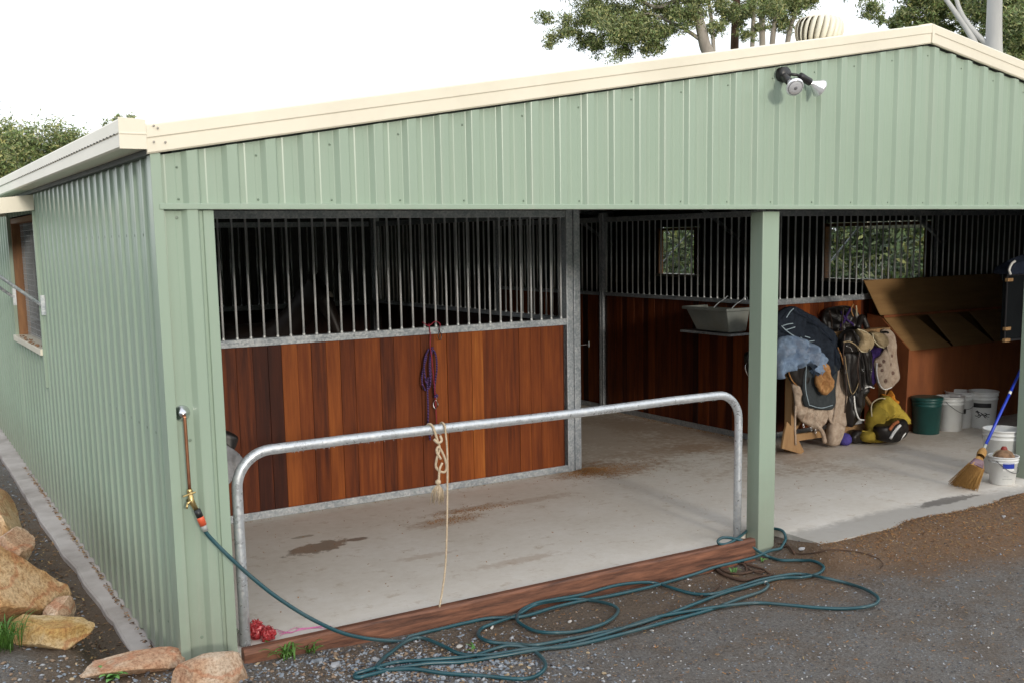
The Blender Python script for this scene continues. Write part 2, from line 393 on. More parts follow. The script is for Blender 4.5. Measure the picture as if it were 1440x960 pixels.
# footing strip along the side wall, slightly broken outer edge
fv = []; ff = []; ys = [.55+i*.12 for i in range(92)]
for i, y in enumerate(ys):
    wob = mnoise.noise(Vector((0, y*2.2, 0)))*.018 + mnoise.noise(Vector((3, y*9, 0)))*.008
    xo = -.125-.05*sst(.6, 4, y)+wob; zt = zb(y)-.004-.05*sst(1.2, .55, y)+mnoise.noise(Vector((5, y*3, 0)))*.006
    fv += [(.03, y, zt), (-.03, y, zt+.004), (xo+.012, y, zt), (xo, y, zt-.012), (xo-.005, y, -.30)]
for i in range(len(ys)-1):
    for k in range(4):
        a = i*5+k; ff.append((a, a+1, a+6, a+5))
ff.append((0, 1, 2, 3, 4))
link('footing_strip', fv, [f[::-1] for f in ff], M['foot'])['kind'] = 'structure'

# ------------------------------------------------------------------ the shed
HB = 2.318; RX = 5.69; WX = 11.38; ZE = 2.605; SL = (3.555-ZE)/RX; LY = 11.5
def roofz(x): return ZE + SL*(RX-abs(x-RX))
shed = thing('stable_shed', 'pale green ribbed steel stable shed with cream roof trim and open front', 'shed')
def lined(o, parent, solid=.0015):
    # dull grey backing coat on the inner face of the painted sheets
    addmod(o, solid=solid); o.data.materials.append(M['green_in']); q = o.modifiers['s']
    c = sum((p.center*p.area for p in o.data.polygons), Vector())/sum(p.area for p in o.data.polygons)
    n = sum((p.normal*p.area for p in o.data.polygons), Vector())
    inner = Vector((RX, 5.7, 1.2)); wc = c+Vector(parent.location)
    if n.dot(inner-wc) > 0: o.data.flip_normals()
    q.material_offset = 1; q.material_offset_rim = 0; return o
def ribprof(u0, u1, phase, P=.2, h=.028, flip=1, narrow=False):
    """profile (u, height) of a ribbed sheet from u0 to u1"""
    pts = [(-.065, 0), (-.0605, h*.06), (-.0385, h*.94), (-.034, h), (.010, h), (.0145, h*.94), (.0265, h*.06), (.031, 0), (.055, 0), (.062, .0016), (.105, .0016), (.112, 0)]
    if narrow: pts = [(-.030, 0), (-.018, h), (.018, h), (.030, 0), (.075, 0), (.080, .0015), (.100, .0015), (.105, 0)]
    o = [(u0, 0)]
    k = math.floor((u0-phase)/P)-1
    while phase+k*P < u1+P:
        for a, b in pts:
            u = phase+k*P+a*flip
            if u0+1e-4 < u < u1-1e-4: o.append((u, b))
        k += 1
    o.append((u1, 0)); o = sorted(set(o)); return o
def clad(name, prof, P0, P1, mat, parent=shed, solid=.0015):
    """P0(u,h), P1(u,h): lower and upper point of the sheet for profile point"""
    v = []; f = []
    for u, h in prof: v += [P0(u, h), P1(u, h)]
    f = [(2*i, 2*i+2, 2*i+3, 2*i+1) for i in range(len(prof)-1)]
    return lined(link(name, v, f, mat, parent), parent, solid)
# front gable sheet and piers
clad('front_wall', ribprof(0, RX, .183)[:-1]+ribprof(RX, WX, .183), lambda u, h: (u, -h-.001, HB+.02), lambda u, h: (u, -h-.001, roofz(u)-.03), M['green'])
clad('front_wall', ribprof(0, .205, .170), lambda u, h: (u, -h-.001, -.12), lambda u, h: (u, -h-.001, HB+.01), M['green'])
clad('front_wall', ribprof(8.5, WX-.205, .183), lambda u, h: (u, -h-.001, -.12), lambda u, h: (u, -h-.001, HB+.01), M['green'])
clad('front_wall', ribprof(WX-.205, WX, .183), lambda u, h: (u, -h-.001, -.12), lambda u, h: (u, -h-.001, HB+.01), M['green'])
b = MB(); b.box(-.002, WX, -.0375, -.004, HB-.001, HB+.028)
b.build('lintel_flashing', M['green'], shed, bevel=.003)
b = MB(); b.box(.212, .266, -.016, .12, -.14, HB-.004); b.box(.19, .214, -.006, .05, -.14, HB-.004); b.build('door_jamb', M['green'], shed, bevel=.004)
b = MB(); b.box(WX-.266, WX-.212, -.016, .12, -.14, HB-.004); b.build('door_jamb', M['green'], shed, bevel=.004)
b = MB(); b.box(-.031, .018, -.033, -.0285, -.16, ZE-.02); b.box(-.031, -.0275, -.0285, .040, -.16, ZE-.02); b.build('corner_flashing', M['green'], shed, bevel=.0015)
for x0, x1 in ((4.058, 4.216), (7.262, 7.42)):
    b = MB(); b.box(x0, x1, .022, .145, -.19, HB-.014); b.build('front_post', M['green'], shed, bevel=.006)
# side walls with window openings
WIN = [(4.10, 5.85), (8.25, 10.0)]; WZ0, WZ1 = 1.30, 2.43
WINR = [(4.20, 6.05), (8.95, 10.0)]; WR0, WR1 = 1.46, 2.31
def side(x, sgn, nm, WIN=WIN, WZ0=WZ0, WZ1=WZ1):
    segs = []; y = 0
    for a, b_ in WIN: segs.append((y, a, -.02, ZE-.01)); segs += [(a, b_, -.02, WZ0), (a, b_, WZ1, ZE-.01)]; y = b_
    segs.append((y, LY, -.02, ZE-.01))
    v = []; f = []
    for y0, y1, z0, z1 in segs:
        pr = ribprof(y0, y1, .255, h=.013, narrow=True); b0 = len(v)
        for u, h in pr: v += [(x+sgn*(h+.001), u, z0 if z0 > 0 else zb(u)), (x+sgn*(h+.001), u, z1)]
        f += [(b0+2*i, b0+2*i+2, b0+2*i+3, b0+2*i+1) for i in range(len(pr)-1)]
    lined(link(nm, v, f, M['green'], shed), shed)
side(0, -1, 'side_wall'); side(WX, 1, 'side_wall', WINR, WR0, WR1)
clad('back_wall', ribprof(0, RX, .183)[:-1]+ribprof(RX, WX, .183), lambda u, h: (u, LY+h, -.02), lambda u, h: (u, LY+h, roofz(u)+.085), M['green'])
M['kick_shade'] = simple('shade_black_board', (.022, .02, .018), rough=.85)
M['bed'] = simple('dark_sawdust_bedding', (.085, .06, .04), (.05, .035, .024), .95, scale=20, bst=.6, bsc=60)
b = MB(); b.box(.06, 4.18, 2.71, 6.94, .004, .05); b.box(.06, 4.18, 7.06, 11.4, .004, .05); b.box(6.75, WX-.06, 2.78, 11.4, .004, .05); q_ = b.build('stall_bedding', M['bed']); q_['kind'] = 'structure'
# kick boards blackened to put the dim stall's shade into their colour
b = MB(); b.box(.012, .018, .16, LY-.02, 0, 1.28); b.build('kick_board', M['kick_shade'], shed)
b = MB(); b.box(WX-.018, WX-.012, .16, LY-.02, 0, 1.28); b.build('kick_board', M['kick_shade'], shed)
# roof
for sgn in (-1, 1):
    pr = ribprof(-.02, LY+.06, .1)
    xe = -.09 if sgn < 0 else WX+.09
    ze = roofz(xe)+.09
    zr = roofz(RX)+.09
    v = []; f = []
    for u, h in pr: v += [(xe, u, ze+h), (RX, u, zr+h)]
    f = [(2*i, 2*i+2, 2*i+3, 2*i+1) for i in range(len(pr)-1)]
    lined(link('roof', v, f, M['cream'], shed), shed)
b = MB()
b.prism([(RX-.16, -.03, zr+.008), (RX, -.03, zr+.038), (RX+.16, -.03, zr+.008), (RX, -.03, zr+.028)], (0, LY+.08, 0)); b.build('ridge_cap', M['cream'], shed)
# barge boards: two-step folded cream trim
def barge(x0, x1, nm):
    n = []
    prof = [(-.040, -.020), (-.047, -.012), (-.047, .052), (-.052, .058), (-.052, .112), (-.046, .120), (-.030, .122), (.10, .122), (.10, .108), (-.02, .108), (-.026, -.012), (-.026, -.020)]
    v = []
    for x in (x0, x1):
        for y, z in prof: v.append((x, y-.0, roofz(x)+z))
    k = len(prof); f = [(i, (i+1) % k, k+(i+1) % k, k+i) for i in range(k)] + [tuple(range(k))[::-1], tuple(range(k, 2*k))]
    return link(nm, v, f, M['cream'], shed)
barge(-.045, RX, 'barge_board'); barge(RX, WX+.045, 'barge_board')
b = MB(); b.box(RX-.014, RX+.014, -.056, -.051, roofz(RX)-.020, roofz(RX)+.117); b.build('ridge_joiner', M['cream'], shed, bevel=.002)
# gutters with end caps and overflow slots
for sgn, x0 in ((-1, 0), (1, WX)):
    P = [(-.045, .0), (-.155, .0), (-.165, .008), (-.165, .066), (-.170, .072), (-.170, .128), (-.163, .137), (-.152, .137), (-.152, .131), (-.160, .128), (-.157, .074), (-.156, .010), (-.045, .010)]
    P = [(x0+(-sgn)*-1*0+(a if sgn < 0 else -a), ZE-.002+z) for a, z in P]
    v = [(x, y, z) for y in (-.048, LY+.05) for x, z in P]; k = len(P)
    f = [(i, (i+1) % k, k+(i+1) % k, k+i) for i in range(k)]+[tuple(range(k)), tuple(range(k, 2*k))[::-1]]
    gu = link('gutter', v, f, M['cream'], shed)
    b = MB(); xa, xb = sorted((x0+sgn*.046, x0+sgn*.172))
    b.prism([(xa, -.055, ZE-.006), (xb, -.055, ZE-.006), (xb, -.055, ZE+.133), (xa, -.055, ZE+.140)], (0, .006, 0)); b.box(xa, xb, -.058, -.0545, ZE+.062, ZE+.070)
    b.build('end_cap', M['cream'], gu, bevel=.0015)
    b = MB(); xs = x0+sgn*.1705
    for i in range(130):
        y = .05+i*.085; b.box(xs-.003, xs+.003, y, y+.022, ZE+.066, ZE+.0715)
    b.build('overflow_slots', M['cream_dark'], gu)['kind'] = 'stuff'
    b = MB(); xa, xb = sorted((x0-sgn*.0, x0+sgn*.045)); b.box(xa, xb, -.02, LY, ZE-.03, ZE+.088); b.build('eave_closure', M['green_in'], gu)
# frame inside
for y in (.09, 3.9, 7.7, 11.35):
    b = MB()
    for s_ in (0, 1):
        xa = .1 if s_ == 0 else WX-.1
        b.bar((xa, y, roofz(xa)-.06), (RX, y, roofz(RX)-.06), .065, .15)
        b.box(xa-.05, xa+.05, y+.08, y+.14, 0, ZE-.05)
    if y > 3: b.bar((WX-.12, y, 2.0), (WX-1.3, y, roofz(WX-1.3)-.1), .05, .05)
    b.build('portal_frame', M['galv'], shed)
for k in range(-4, 5):
    x = RX+k*1.3; b = MB(); b.box(x-.03, x+.03, .18, LY-.1, roofz(x)+.005, roofz(x)+.075); b.build('purlin', M['galv'], shed)
b = MB(); b.box(.06, WX-.06, .008, .10, HB-.0, HB+.16)
b.build('lintel_beam', M['galv'], shed)
M['greyriv'] = simple('rivet', (.35, .32, .28), rough=.4)
# screws along lintel and wall
b = MB()
for i in range(28):
    x = .10+i*.4
    b.lathe([(0, -.006), (.004, -.004), (.0065, -.001), (.0065, 0)], (x, -.002, HB+.05), 8, (0, 1, 0))
for z in (.13, 1.17, HB-.04):
    for x in (.085, .145): b.lathe([(0, -.004), (.009, -.003), (.009, 0)], (x, -.001, z), 8, (0, 1, 0))
for z in (.13, 1.17, 2.2):
    for i in range(22):
        y = .14+i*.2; b.lathe([(0, -.004), (.009, -.003), (.009, 0)], (-.001, y, z), 8, (1, 0, 0))
for i in range(28):
    x = .10+.4*i
    b.lathe([(0, -.006), (.004, -.004), (.0065, -.001), (.0065, 0)], (x, -.002, roofz(x)-.10), 8, (0, 1, 0))
b.build('screws', simple('screw_heads', (.20, .26, .20), rough=.4), shed)['kind'] = 'stuff'
b = MB()
for x_, z_ in ((-.03, .105), (-.034, .03), (.02, .03), (-.012, .095)): b.lathe([(0, -.004), (.005, -.003), (.006, 0)], (x_+.02, -.0585, ZE+z_), 8, (0, 1, 0))
b.build('rivets', M['greyriv'], shed)['kind'] = 'stuff'

# windows with propped awning hatches
M['mesh'] = simple('window_mesh', (.38, .40, .42), rough=.5, metal=.4)
M['leaf'] = simple('dry_leaf', (.36, .20, .10), (.22, .11, .05), .8, scale=20)
def window(x0, sgn, ya, yb, WZ0=WZ0, WZ1=WZ1):
    X = lambda d: x0+sgn*d
    def bx(b, xa, xb, *r): xa, xb = sorted((X(xa), X(xb))); b.box(xa, xb, *r)
    b = MB(); bx(b, -.10, .004, ya+.002, ya+.045, WZ0+.02, WZ1-.01); bx(b, -.10, .004, yb-.045, yb-.002, WZ0+.02, WZ1-.01); bx(b, -.10, .004, ya+.045, yb-.045, WZ1-.06, WZ1-.012)
    fr = b.build('window_frame', M['frame_timber'], shed, bevel=.002)
    b = MB(); bx(b, -.11, .055, ya-.01, yb+.01, WZ0-.035, WZ0+.018); b.build('window_sill', M['cream'], fr, bevel=.003)
    b = MB(); bx(b, -.012, .036, ya-.03, ya+.001, WZ0-.3, WZ1+.05); b.build('jamb_flashing', M['green'], fr, bevel=.002)
    b = MB(); bx(b, -.012, .036, yb-.001, yb+.03, WZ0-.05, WZ1+.05); b.build('jamb_flashing', M['green'], fr, bevel=.002)
    b = MB(); y = ya+.06
    while y < yb-.05: bx(b, -.072, -.069, y, y+.003, WZ0+.02, WZ1-.06); y += .05
    z = WZ0+.05
    while z < WZ1-.07: bx(b, -.0735, -.0705, ya+.045, yb-.045, z, z+.003); z += .05
    b.build('wire_mesh', M['mesh'], fr)
    # hatch, hinged on top
    L = .92; dz = -.10
    v = []; f = []; pr = ribprof(ya-.03, yb+.03, .255)
    for u, h in pr: v += [(X(.04), u, WZ1+.10+h), (X(L), u, WZ1+.10+dz+h)]
    f = [(2*i, 2*i+2, 2*i+3, 2*i+1) for i in range(len(pr)-1)]
    hq = addmod(link('awning_hatch', v, f, M['green'], shed), solid=.0015)
    b = MB()
    for y in (ya-.045, yb+.03):
        b.prism([(X(.02), y, WZ1+.015), (X(L+.02), y, WZ1+.015+dz), (X(L+.02), y, WZ1+.138+dz), (X(.02), y, WZ1+.138)], (0, .014, 0))
    b.prism([(X(L+.02), ya-.045, WZ1+.0+dz), (X(L+.034), ya-.045, WZ1+.0+dz), (X(L+.034), ya-.045, WZ1+.13+dz), (X(L+.02), ya-.045, WZ1+.13+dz)], (0, yb-ya+.09, 0))
    b.build('hatch_trim', M['cream'], hq)
    for y in (ya-.1+.0, yb+.0):
        b = MB(); b.tube([(X(.03), y, 1.68), (X(.85), y, 2.37)], .014, 8); b.box(*sorted((X(.002), X(.034))), y-.012, y+.012, 1.60, 1.76)
        b.build('hatch_strut', M['galv'], hq)
for ya, yb in WIN: window(0, -1, ya, yb)
for ya, yb in WINR: window(WX, 1, ya, yb, WR0, WR1)
# dry leaves on the near sill
b = MB(); R = random.Random(4)
for i in range(26):
    c = Vector((R.uniform(-.045, .0), R.uniform(4.2, 5.6), WZ0+.020)); a = R.uniform(0, 6.28); l = R.uniform(.015, .035)
    d = Vector((math.cos(a)*.5, math.sin(a), 0))*l; p = Vector((-d.y, d.x, 0)).normalized()*l*.35
    b.prism([c-d, c+p, c+d+Vector((0, 0, .012)), c-p+Vector((0, 0, .006))], (0, 0, .002))
tag(b.build('dry_leaves', M['leaf']), 'brown dry leaves lying along the sill of the side window', 'leaves', kind='stuff')
M['glass'] = M['cream_dark']
# ------------------------------------------------------------------ stall fronts
ZR = 1.40; ZT = 2.365
PL1 = [(.12, .4)]*8+[(w_, a_) for w_, a_ in zip([.125, .13, .12, .11, .13, .115, .125, .12, .125, .12, .11, .12, .125]*3, [.34, .33, .19, .16, .66, .52, .38, .62, .38, .48, .52, .33, .46, .44, .40, .62, .44, .62, .74, .44, .50, .42, .54, .46, .52, .46, .28])]
def stall(name, label, P, Q, group, nbar_gap=.106, posts=(0, 0), seed=1, zb=.055, dark=0, label_side=1, zr=1.405):
    """P,Q plan points; timber faces towards -normal side"""
    P = Vector((P[0], P[1], 0)); Q = Vector((Q[0], Q[1], 0)); L = (Q-P).length; d = (Q-P)/L
    t = thing(name, label, 'stall wall', (P.x, P.y, 0), math.atan2(d.y, d.x), group)
    R = random.Random(seed)
    b = MB(); x = .02; k = 0
    while x < L-.02:
        w_ = R.choice((.085, .10, .115, .125, .14)); x1 = min(x+w_, L-.02)
        dd = R.uniform(-.004, .004)
        if seed == 11 and k < len(PL1):
            w_ = PL1[k][0]; x1 = min(x+w_, L-.02)
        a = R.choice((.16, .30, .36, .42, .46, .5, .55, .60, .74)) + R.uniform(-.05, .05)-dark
        if seed == 11 and k < len(PL1): a = PL1[k][1]
        k += 1
        b.box(x+.001, x1-.001, -.016+dd, .016+dd, zb-.01, zr-.025, a); x = x1
    b.build('timber_panel', M['plank'], t, attr=True, local=True, bevel=.0015)
    b = MB(); b.box(0, L, -.036, .036, 0.004, zb-.012); b.box(0, L, -.036, -.019, zb-.012, zb+.008); b.box(0, L, .019, .036, zb-.012, zb+.008)
    b.build('base_rail', M['galv'], t, local=True, bevel=.002)
    b = MB(); b.box(0, L, -.036, .036, zr-.022, zr+.018); b.box(0, L, -.040, -.0362, zr-.040, zr-.010); b.build('middle_rail', M['galv'], t, local=True, bevel=.003)
    b = MB(); b.box(0, L, -.028, .028, ZT-.03, ZT+.03); b.build('top_rail', M['galv'], t, local=True, bevel=.003)
    proto = None; n = int((L-.04)/nbar_gap); off = .03+(L-.04-n*nbar_gap)/2
    for i in range(n+1):
        x = off+i*nbar_gap
        if proto is None:
            b = MB(); b.tube([(0, 0, zr+.016), (0, 0, ZT-.028)], .0090, 10); b.lathe([(.0090, .02), (.014, .0)], (0, 0, zr+.016), 10)
            proto = b.build('bar', M['galv_bar'], t, smooth=True, local=True); proto.location = (x, 0, 0)
        else:
            c = proto.copy(); c.parent = t; C.objects.link(c); c.location = (x, 0, 0)
    for q, p_ in ((0, posts[0]), (1, posts[1])):
        if p_:
            x0 = -.001-p_ if q == 0 else L+.001; b = MB()
            b.box(x0, x0+p_*.47, -.040, .045, .002, ZT+.08); b.box(x0+p_*.53, x0+p_, -.048, .048, .002, ZT+.08); b.box(x0+p_*.4, x0+p_*.6, -.03, .03, .002, ZT+.08)
            b.build('post', M['galv'], t, local=True, bevel=.004)
    return t
G = 'timber and bar walls of the horse stalls'
s1 = stall('stall_wall', 'red timber stall wall with steel bars above, behind the hitching rail', (.03, 2.65), (4.19, 2.65), G, .107, (0, .145), 11)
s2 = stall('stall_wall', 'stall wall running back along the right of the aisle, grey trough hooked on it', (6.65, 2.745), (6.65, 5.34), G, .106, (0, .08), 5, dark=.12, zr=1.455)
s3 = stall('stall_wall', 'dark stall wall deep in the aisle beyond the grey trough', (6.65, 5.46), (6.65, 7.9), G, .106, (0, .08), 6, dark=.1, zr=1.455)
s4 = stall('stall_wall', 'stall wall behind the saddles and the brown feed bin', (6.70, 2.70), (WX-.03, 2.70), G, .106, (.04, 0), 8, dark=.05, zr=1.455)
s5 = stall('stall_wall', 'barred stall wall on the aisle side of the left stall, seen through the front bars', (4.27, 2.72), (4.27, 6.9), G, .106, (0, .09), 9, dark=.6)  # planks of this wall and the partition blackened to imitate stall shade
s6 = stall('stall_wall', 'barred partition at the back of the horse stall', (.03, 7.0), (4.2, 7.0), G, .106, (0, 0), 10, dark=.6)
# latch on the aisle side of the left stall
la = thing('stall_latch', 'chrome pull handle and bolt beside the tall galvanised stall post', 'latch', (4.36, 2.72, 1.17))
b = MB(); b.tube(smooth_path([(4.34, 2.70, 1.265), (4.385, 2.70, 1.262), (4.392, 2.70, 1.24), (4.392, 2.70, 1.10), (4.385, 2.70, 1.078), (4.34, 2.70, 1.075)], 5), .0065, 10)
M['chrome'] = simple('chrome', (.75, .76, .78), (.6, .6, .62), .18, 1)
b.build('handle', M['chrome'], la, smooth=True)
b = MB(); b.tube([(4.39, 2.72, 1.16), (4.50, 2.72, 1.16)], .005, 8); b.box(4.495, 4.505, 2.70, 2.74, 1.135, 1.19); b.build('bolt', M['chrome'], la)

# ------------------------------------------------------------------ sleeper, hitching rail
sl_ = []; nn = 60
v = []; f = []
for i in range(nn+1):
    x = .285+(3.955-.285)*i/nn
    n1 = mnoise.noise(Vector((x*3, 0, 0)))*.008; n2 = mnoise.noise(Vector((x*2.1, 7, 0)))*.012; n3 = max(0, mnoise.noise(Vector((x*1.7, 3, 9))))*.05
    v += [(x, -.005, .030), (x, -.052+n1*.4, .031+n1*.3), (x, -.060+n1*.5-.0, .018-n3*.5), (x, -.062+n1*.5+n3*.25, -.03-n3*.2), (x, -.060+n2*.4, -.19), (x, -.005, -.19)]
for i in range(nn):
    for k in range(6): a = i*6+k; l = i*6+(k+1) % 6; f.append((a, a+6, l+6, l))
f += [(0, 1, 2, 3, 4, 5), tuple(nn*6+k for k in range(6))[::-1]]
slp = link('timber_sleeper', v, f, M['sleeper']); addmod(slp, bevel=.003)
tag(slp, 'weathered red timber sleeper laid along the edge of the concrete floor', 'sleeper')

def rail_pt(x, z): return (x, .085, z)
pts = []; r_ = .19; zt = 1.055; xl, xr = .337, 3.913
pts += [rail_pt(xl, -.02), rail_pt(xl, .4), rail_pt(xl, zt-r_)]
pts += [rail_pt(xl+r_-r_*math.cos(a), zt-r_+r_*math.sin(a)) for a in [math.pi/2*i/10 for i in range(1, 11)]]
pts += [rail_pt(xl+r_+(xr-xl-2*r_)*i/8, zt+.004*math.sin(i)) for i in range(1, 8)]
pts += [rail_pt(xr-r_+r_*math.sin(a), zt-r_+r_*math.cos(a)) for a in [math.pi/2*i/10 for i in range(0, 11)]]
pts += [rail_pt(xr, .4), rail_pt(xr, -.02)]
hr = thing('hitching_rail', 'galvanised pipe hitching rail with rounded corners in front of the stall', 'rail', (2.1, .085, 0))
b = MB(); b.tube(pts, .0285, 20); b.build('pipe', M['galv_pipe'], hr, smooth=True)
R = random.Random(2); b = MB()
for i in range(90):
    x = R.uniform(.6, 3.7); s = R.uniform(.0015, .0035)
    b.lathe([(0, -s*1.6), (s*.9, -s*.8), (s, 0), (s*.5, s*.6), (0, s*.8)], (x, .085+R.uniform(-.006, .006), zt-.0290), 6)
q, t, bs = newmat('water_drop'); bs.inputs['Base Color'].default_value = (.9, .95, 1, 1); bs.inputs['Roughness'].default_value = .05; bs.inputs['Transmission Weight'].default_value = .7; M['water'] = q
wd = b.build('water_drops', M['water'], hr, smooth=True); wd['kind'] = 'stuff'

# ------------------------------------------------------------------ tan rope on the rail
M['rope'] = simple('cotton_rope', (.62, .50, .36), (.42, .33, .22), .85, scale=60, bst=.8, bsc=220)
ro = thing('rope', 'cream cotton rope with frayed tassel tied over the hitching rail', 'rope', tuple(on(615, 600, y=.085)))
def yp(u, v, y): return on(u, v, y=y)
b = MB()
def rope(b, pts, r=.0075, n=8, sm=6):
    b.tube(smooth_path(pts, sm), r, n)
    return b
cz = zt
def wrap(x, a0, a1, n=7, R_=.036, dx=.0): return [Vector((x+dx*i/n, .085-R_*math.sin(a0+(a1-a0)*i/n), cz+R_*math.cos(a0+(a1-a0)*i/n))) for i in range(n+1)]
xa = yp(606, 600, .05).x; xb_ = yp(626, 600, .05).x
# long end: over the rail and down to the sleeper
path = wrap(xb_, -1.9, 1.4)+[yp(629, 640, .045), yp(629, 700, .03), yp(628, 760, .0), yp(626, 800, -.01), yp(622, 830, -.02), yp(618, 853, -.045)]
rope(b, path, .0062)
b.build('long_end', M['rope'], ro, smooth=True)
b = MB(); rope(b, wrap(xa, -1.9, 1.4, dx=.02)+[yp(615, 618, .045), yp(618, 630, .035), yp(614, 645, .035), yp(613, 655, .04), yp(617, 661, .04), yp(625, 663, .04), yp(628, 655, .035), yp(624, 640, .03), yp(617, 628, .03), yp(614, 634, .028), yp(620, 645, .025)], .0075)
rope(b, [yp(610, 617, .03), yp(616, 622, .022), yp(621, 619, .03), yp(619, 612, .045)], .008)
rope(b, [yp(622, 650, .03), yp(618, 660, .03), yp(617, 680, .035)], .007)
b.build('knot', M['rope'], ro, smooth=True)
b = MB(); R = random.Random(5); b.lathe([(.004, .012), (.016, .004), (.018, -.008), (.012, -.018)], yp(616, 676, .035), 12)
for i in range(46):
    a = R.uniform(0, 6.28); p = yp(616, 680, .035); rr = R.uniform(.1, 1)**.5*.045; L_ = R.uniform(.08, .125)
    e = p+Vector((math.cos(a)*rr-.01, math.sin(a)*rr*.7, -L_)); mdl = (p+e)/2+Vector((math.cos(a)*.012, math.sin(a)*.01, .01))
    b.tube([p, mdl, e], [.003, .0026, .0015], 5)
b.build('tassel', M['rope'], ro, smooth=True)

# ------------------------------------------------------------------ lead ropes hung on the bars
YS = 2.60
q, t, bs = newmat('braided_purple_rope'); mp = coords(t, (1, 1, 1)); wv = N(t, 'ShaderNodeTexWave'); wv.inputs['Scale'].default_value = 28; wv.inputs['Distortion'].default_value = 1.5; wv.bands_direction = 'DIAGONAL'
t.links.new(mp.outputs[0], wv.inputs[0]); rr = ramp(t, [(.45, (.012, .010, .045)), (.75, (.12, .05, .20))]); t.links.new(wv.outputs['Fac'], rr.inputs[0]); t.links.new(rr.outputs[0], bs.inputs['Base Color']); bs.inputs['Roughness'].default_value = .8; M['prope'] = q
M['red'] = simple('red_cord', (.40, .02, .05), (.22, .01, .03), .6, scale=40)
lr = thing('lead_rope', 'dark purple braided lead rope coiled and hung from the stall bars', 'rope', tuple(yp(605, 487, YS)))
b = MB()
P_ = lambda L: [yp(u, v, YS-.012*(i % 3)) for i, (u, v) in enumerate(L)]
rope(b, P_([(603, 490), (597, 505), (597, 525), (602, 545), (606, 530), (605, 510), (608, 492), (613, 500), (614, 520), (611, 545), (613, 558)]), .008)
rope(b, P_([(600, 500), (594, 525), (594, 540), (599, 548), (605, 540), (604, 515), (606, 492), (609, 488)]), .008)
rope(b, P_([(602, 530), (601, 545), (602, 575), (602, 600), (605, 618)]), .008)
b.build('coil', M['prope'], lr, smooth=True)
b = MB(); b.lathe([(.0, -.016), (.018, -.012), (.02, .004), (.010, .016), (0, .018)], yp(613, 556, YS-.02), 12); b.build('end_knot', M['prope'], lr, smooth=True)
b = MB(); rope(b, P_([(612, 562), (609, 567), (612, 574), (616, 568), (613, 562)]), .004); b.tube([yp(614, 561, YS), yp(614, 556, YS)], .006, 8)
b.build('snap_hook', M['chrome'], lr, smooth=True)
tw = thing('red_twine', 'thin red twine looped over the stall rail holding the purple rope', 'twine', tuple(yp(600, 455, YS)))
b = MB()
rope(b, [yp(594, 453, 2.60), yp(603, 458, 2.60), yp(612, 452, 2.60), yp(619, 456, 2.60), yp(617, 464, 2.60)], .0035)
rope(b, [yp(603, 455, 2.60), yp(605, 470, 2.595), yp(605, 487, 2.585), yp(608, 510, 2.565), yp(611, 545, 2.57), yp(613, 575, 2.59), yp(614, 597, 2.6)], .004)
b.build('cord', M['red'], tw, smooth=True)
b = MB(); b.tube([yp(618, 456, 2.60), yp(618, 466, 2.60)], .004, 8); b.tube(smooth_path([yp(618, 466, 2.59), yp(616, 473, 2.59), yp(619, 478, 2.59), yp(621, 471, 2.59), yp(618, 466, 2.59)], 4), .004, 8)
b.build('snap_hook', simple('dark_metal', (.08, .08, .09), rough=.3, metal=.9), tw, smooth=True)

# ------------------------------------------------------------------ tap and hose
wp_ = thing('water_tap', 'copper water pipe with brass garden tap fixed to the green corner', 'tap', (.05, -.04, .9))
M['copper'] = simple('tarnished_copper', (.42, .20, .11), (.28, .12, .07), .38, .8, scale=14)
M['brass'] = simple('brass', (.62, .47, .22), (.45, .33, .14), .3, .9, scale=30)
b = MB(); b.lathe([(.0, -.040), (.012, -.038), (.020, -.026), (.037, -.012), (.042, -.002), (.042, .0)], (.052, -.001, 1.312), 24, (0, 1, 0)); b.build('wall_flange', M['chrome'], wp_, smooth=True)
b = MB(); b.tube(smooth_path([(.052, -.01, 1.305), (.053, -.045, 1.300), (.0535, -.052, 1.28), (.0545, -.052, 1.1), (.0560, -.052, .93)], 5), .0085, 12); b.build('pipe', M['copper'], wp_, smooth=True)
b = MB(); tx = .056; b.lathe([(.011, 0), (.014, .006), (.014, .02), (.011, .026)], (tx, -.052, .905), 12)
b.tube([(tx, -.052, .93), (tx+.004, -.056, .87), (tx+.022, -.07, .825)], [.012, .016, .012], 12); b.lathe([(0, -.03), (.011, -.028), (.011, 0), (.008, .005)], (tx+.006, -.062, .878), 10, (.5, -.8, .25)); 
b.build('tap_body', M['brass'], wp_, smooth=True)
b = MB(); b.bar((tx-.036, -.056, .897), (tx+.026, -.066, .915), .012, .008); b.build('tap_handle', M['brass'], wp_, bevel=.002)
b = MB(); b.tube([(tx-.02, -.075, .865), (tx-.028, -.085, .84)], .006, 8); b.tube([(tx+.006, -.062, .875), (tx-.022, -.078, .862)], .007, 8); b.build('bib', M['brass'], wp_, smooth=True)

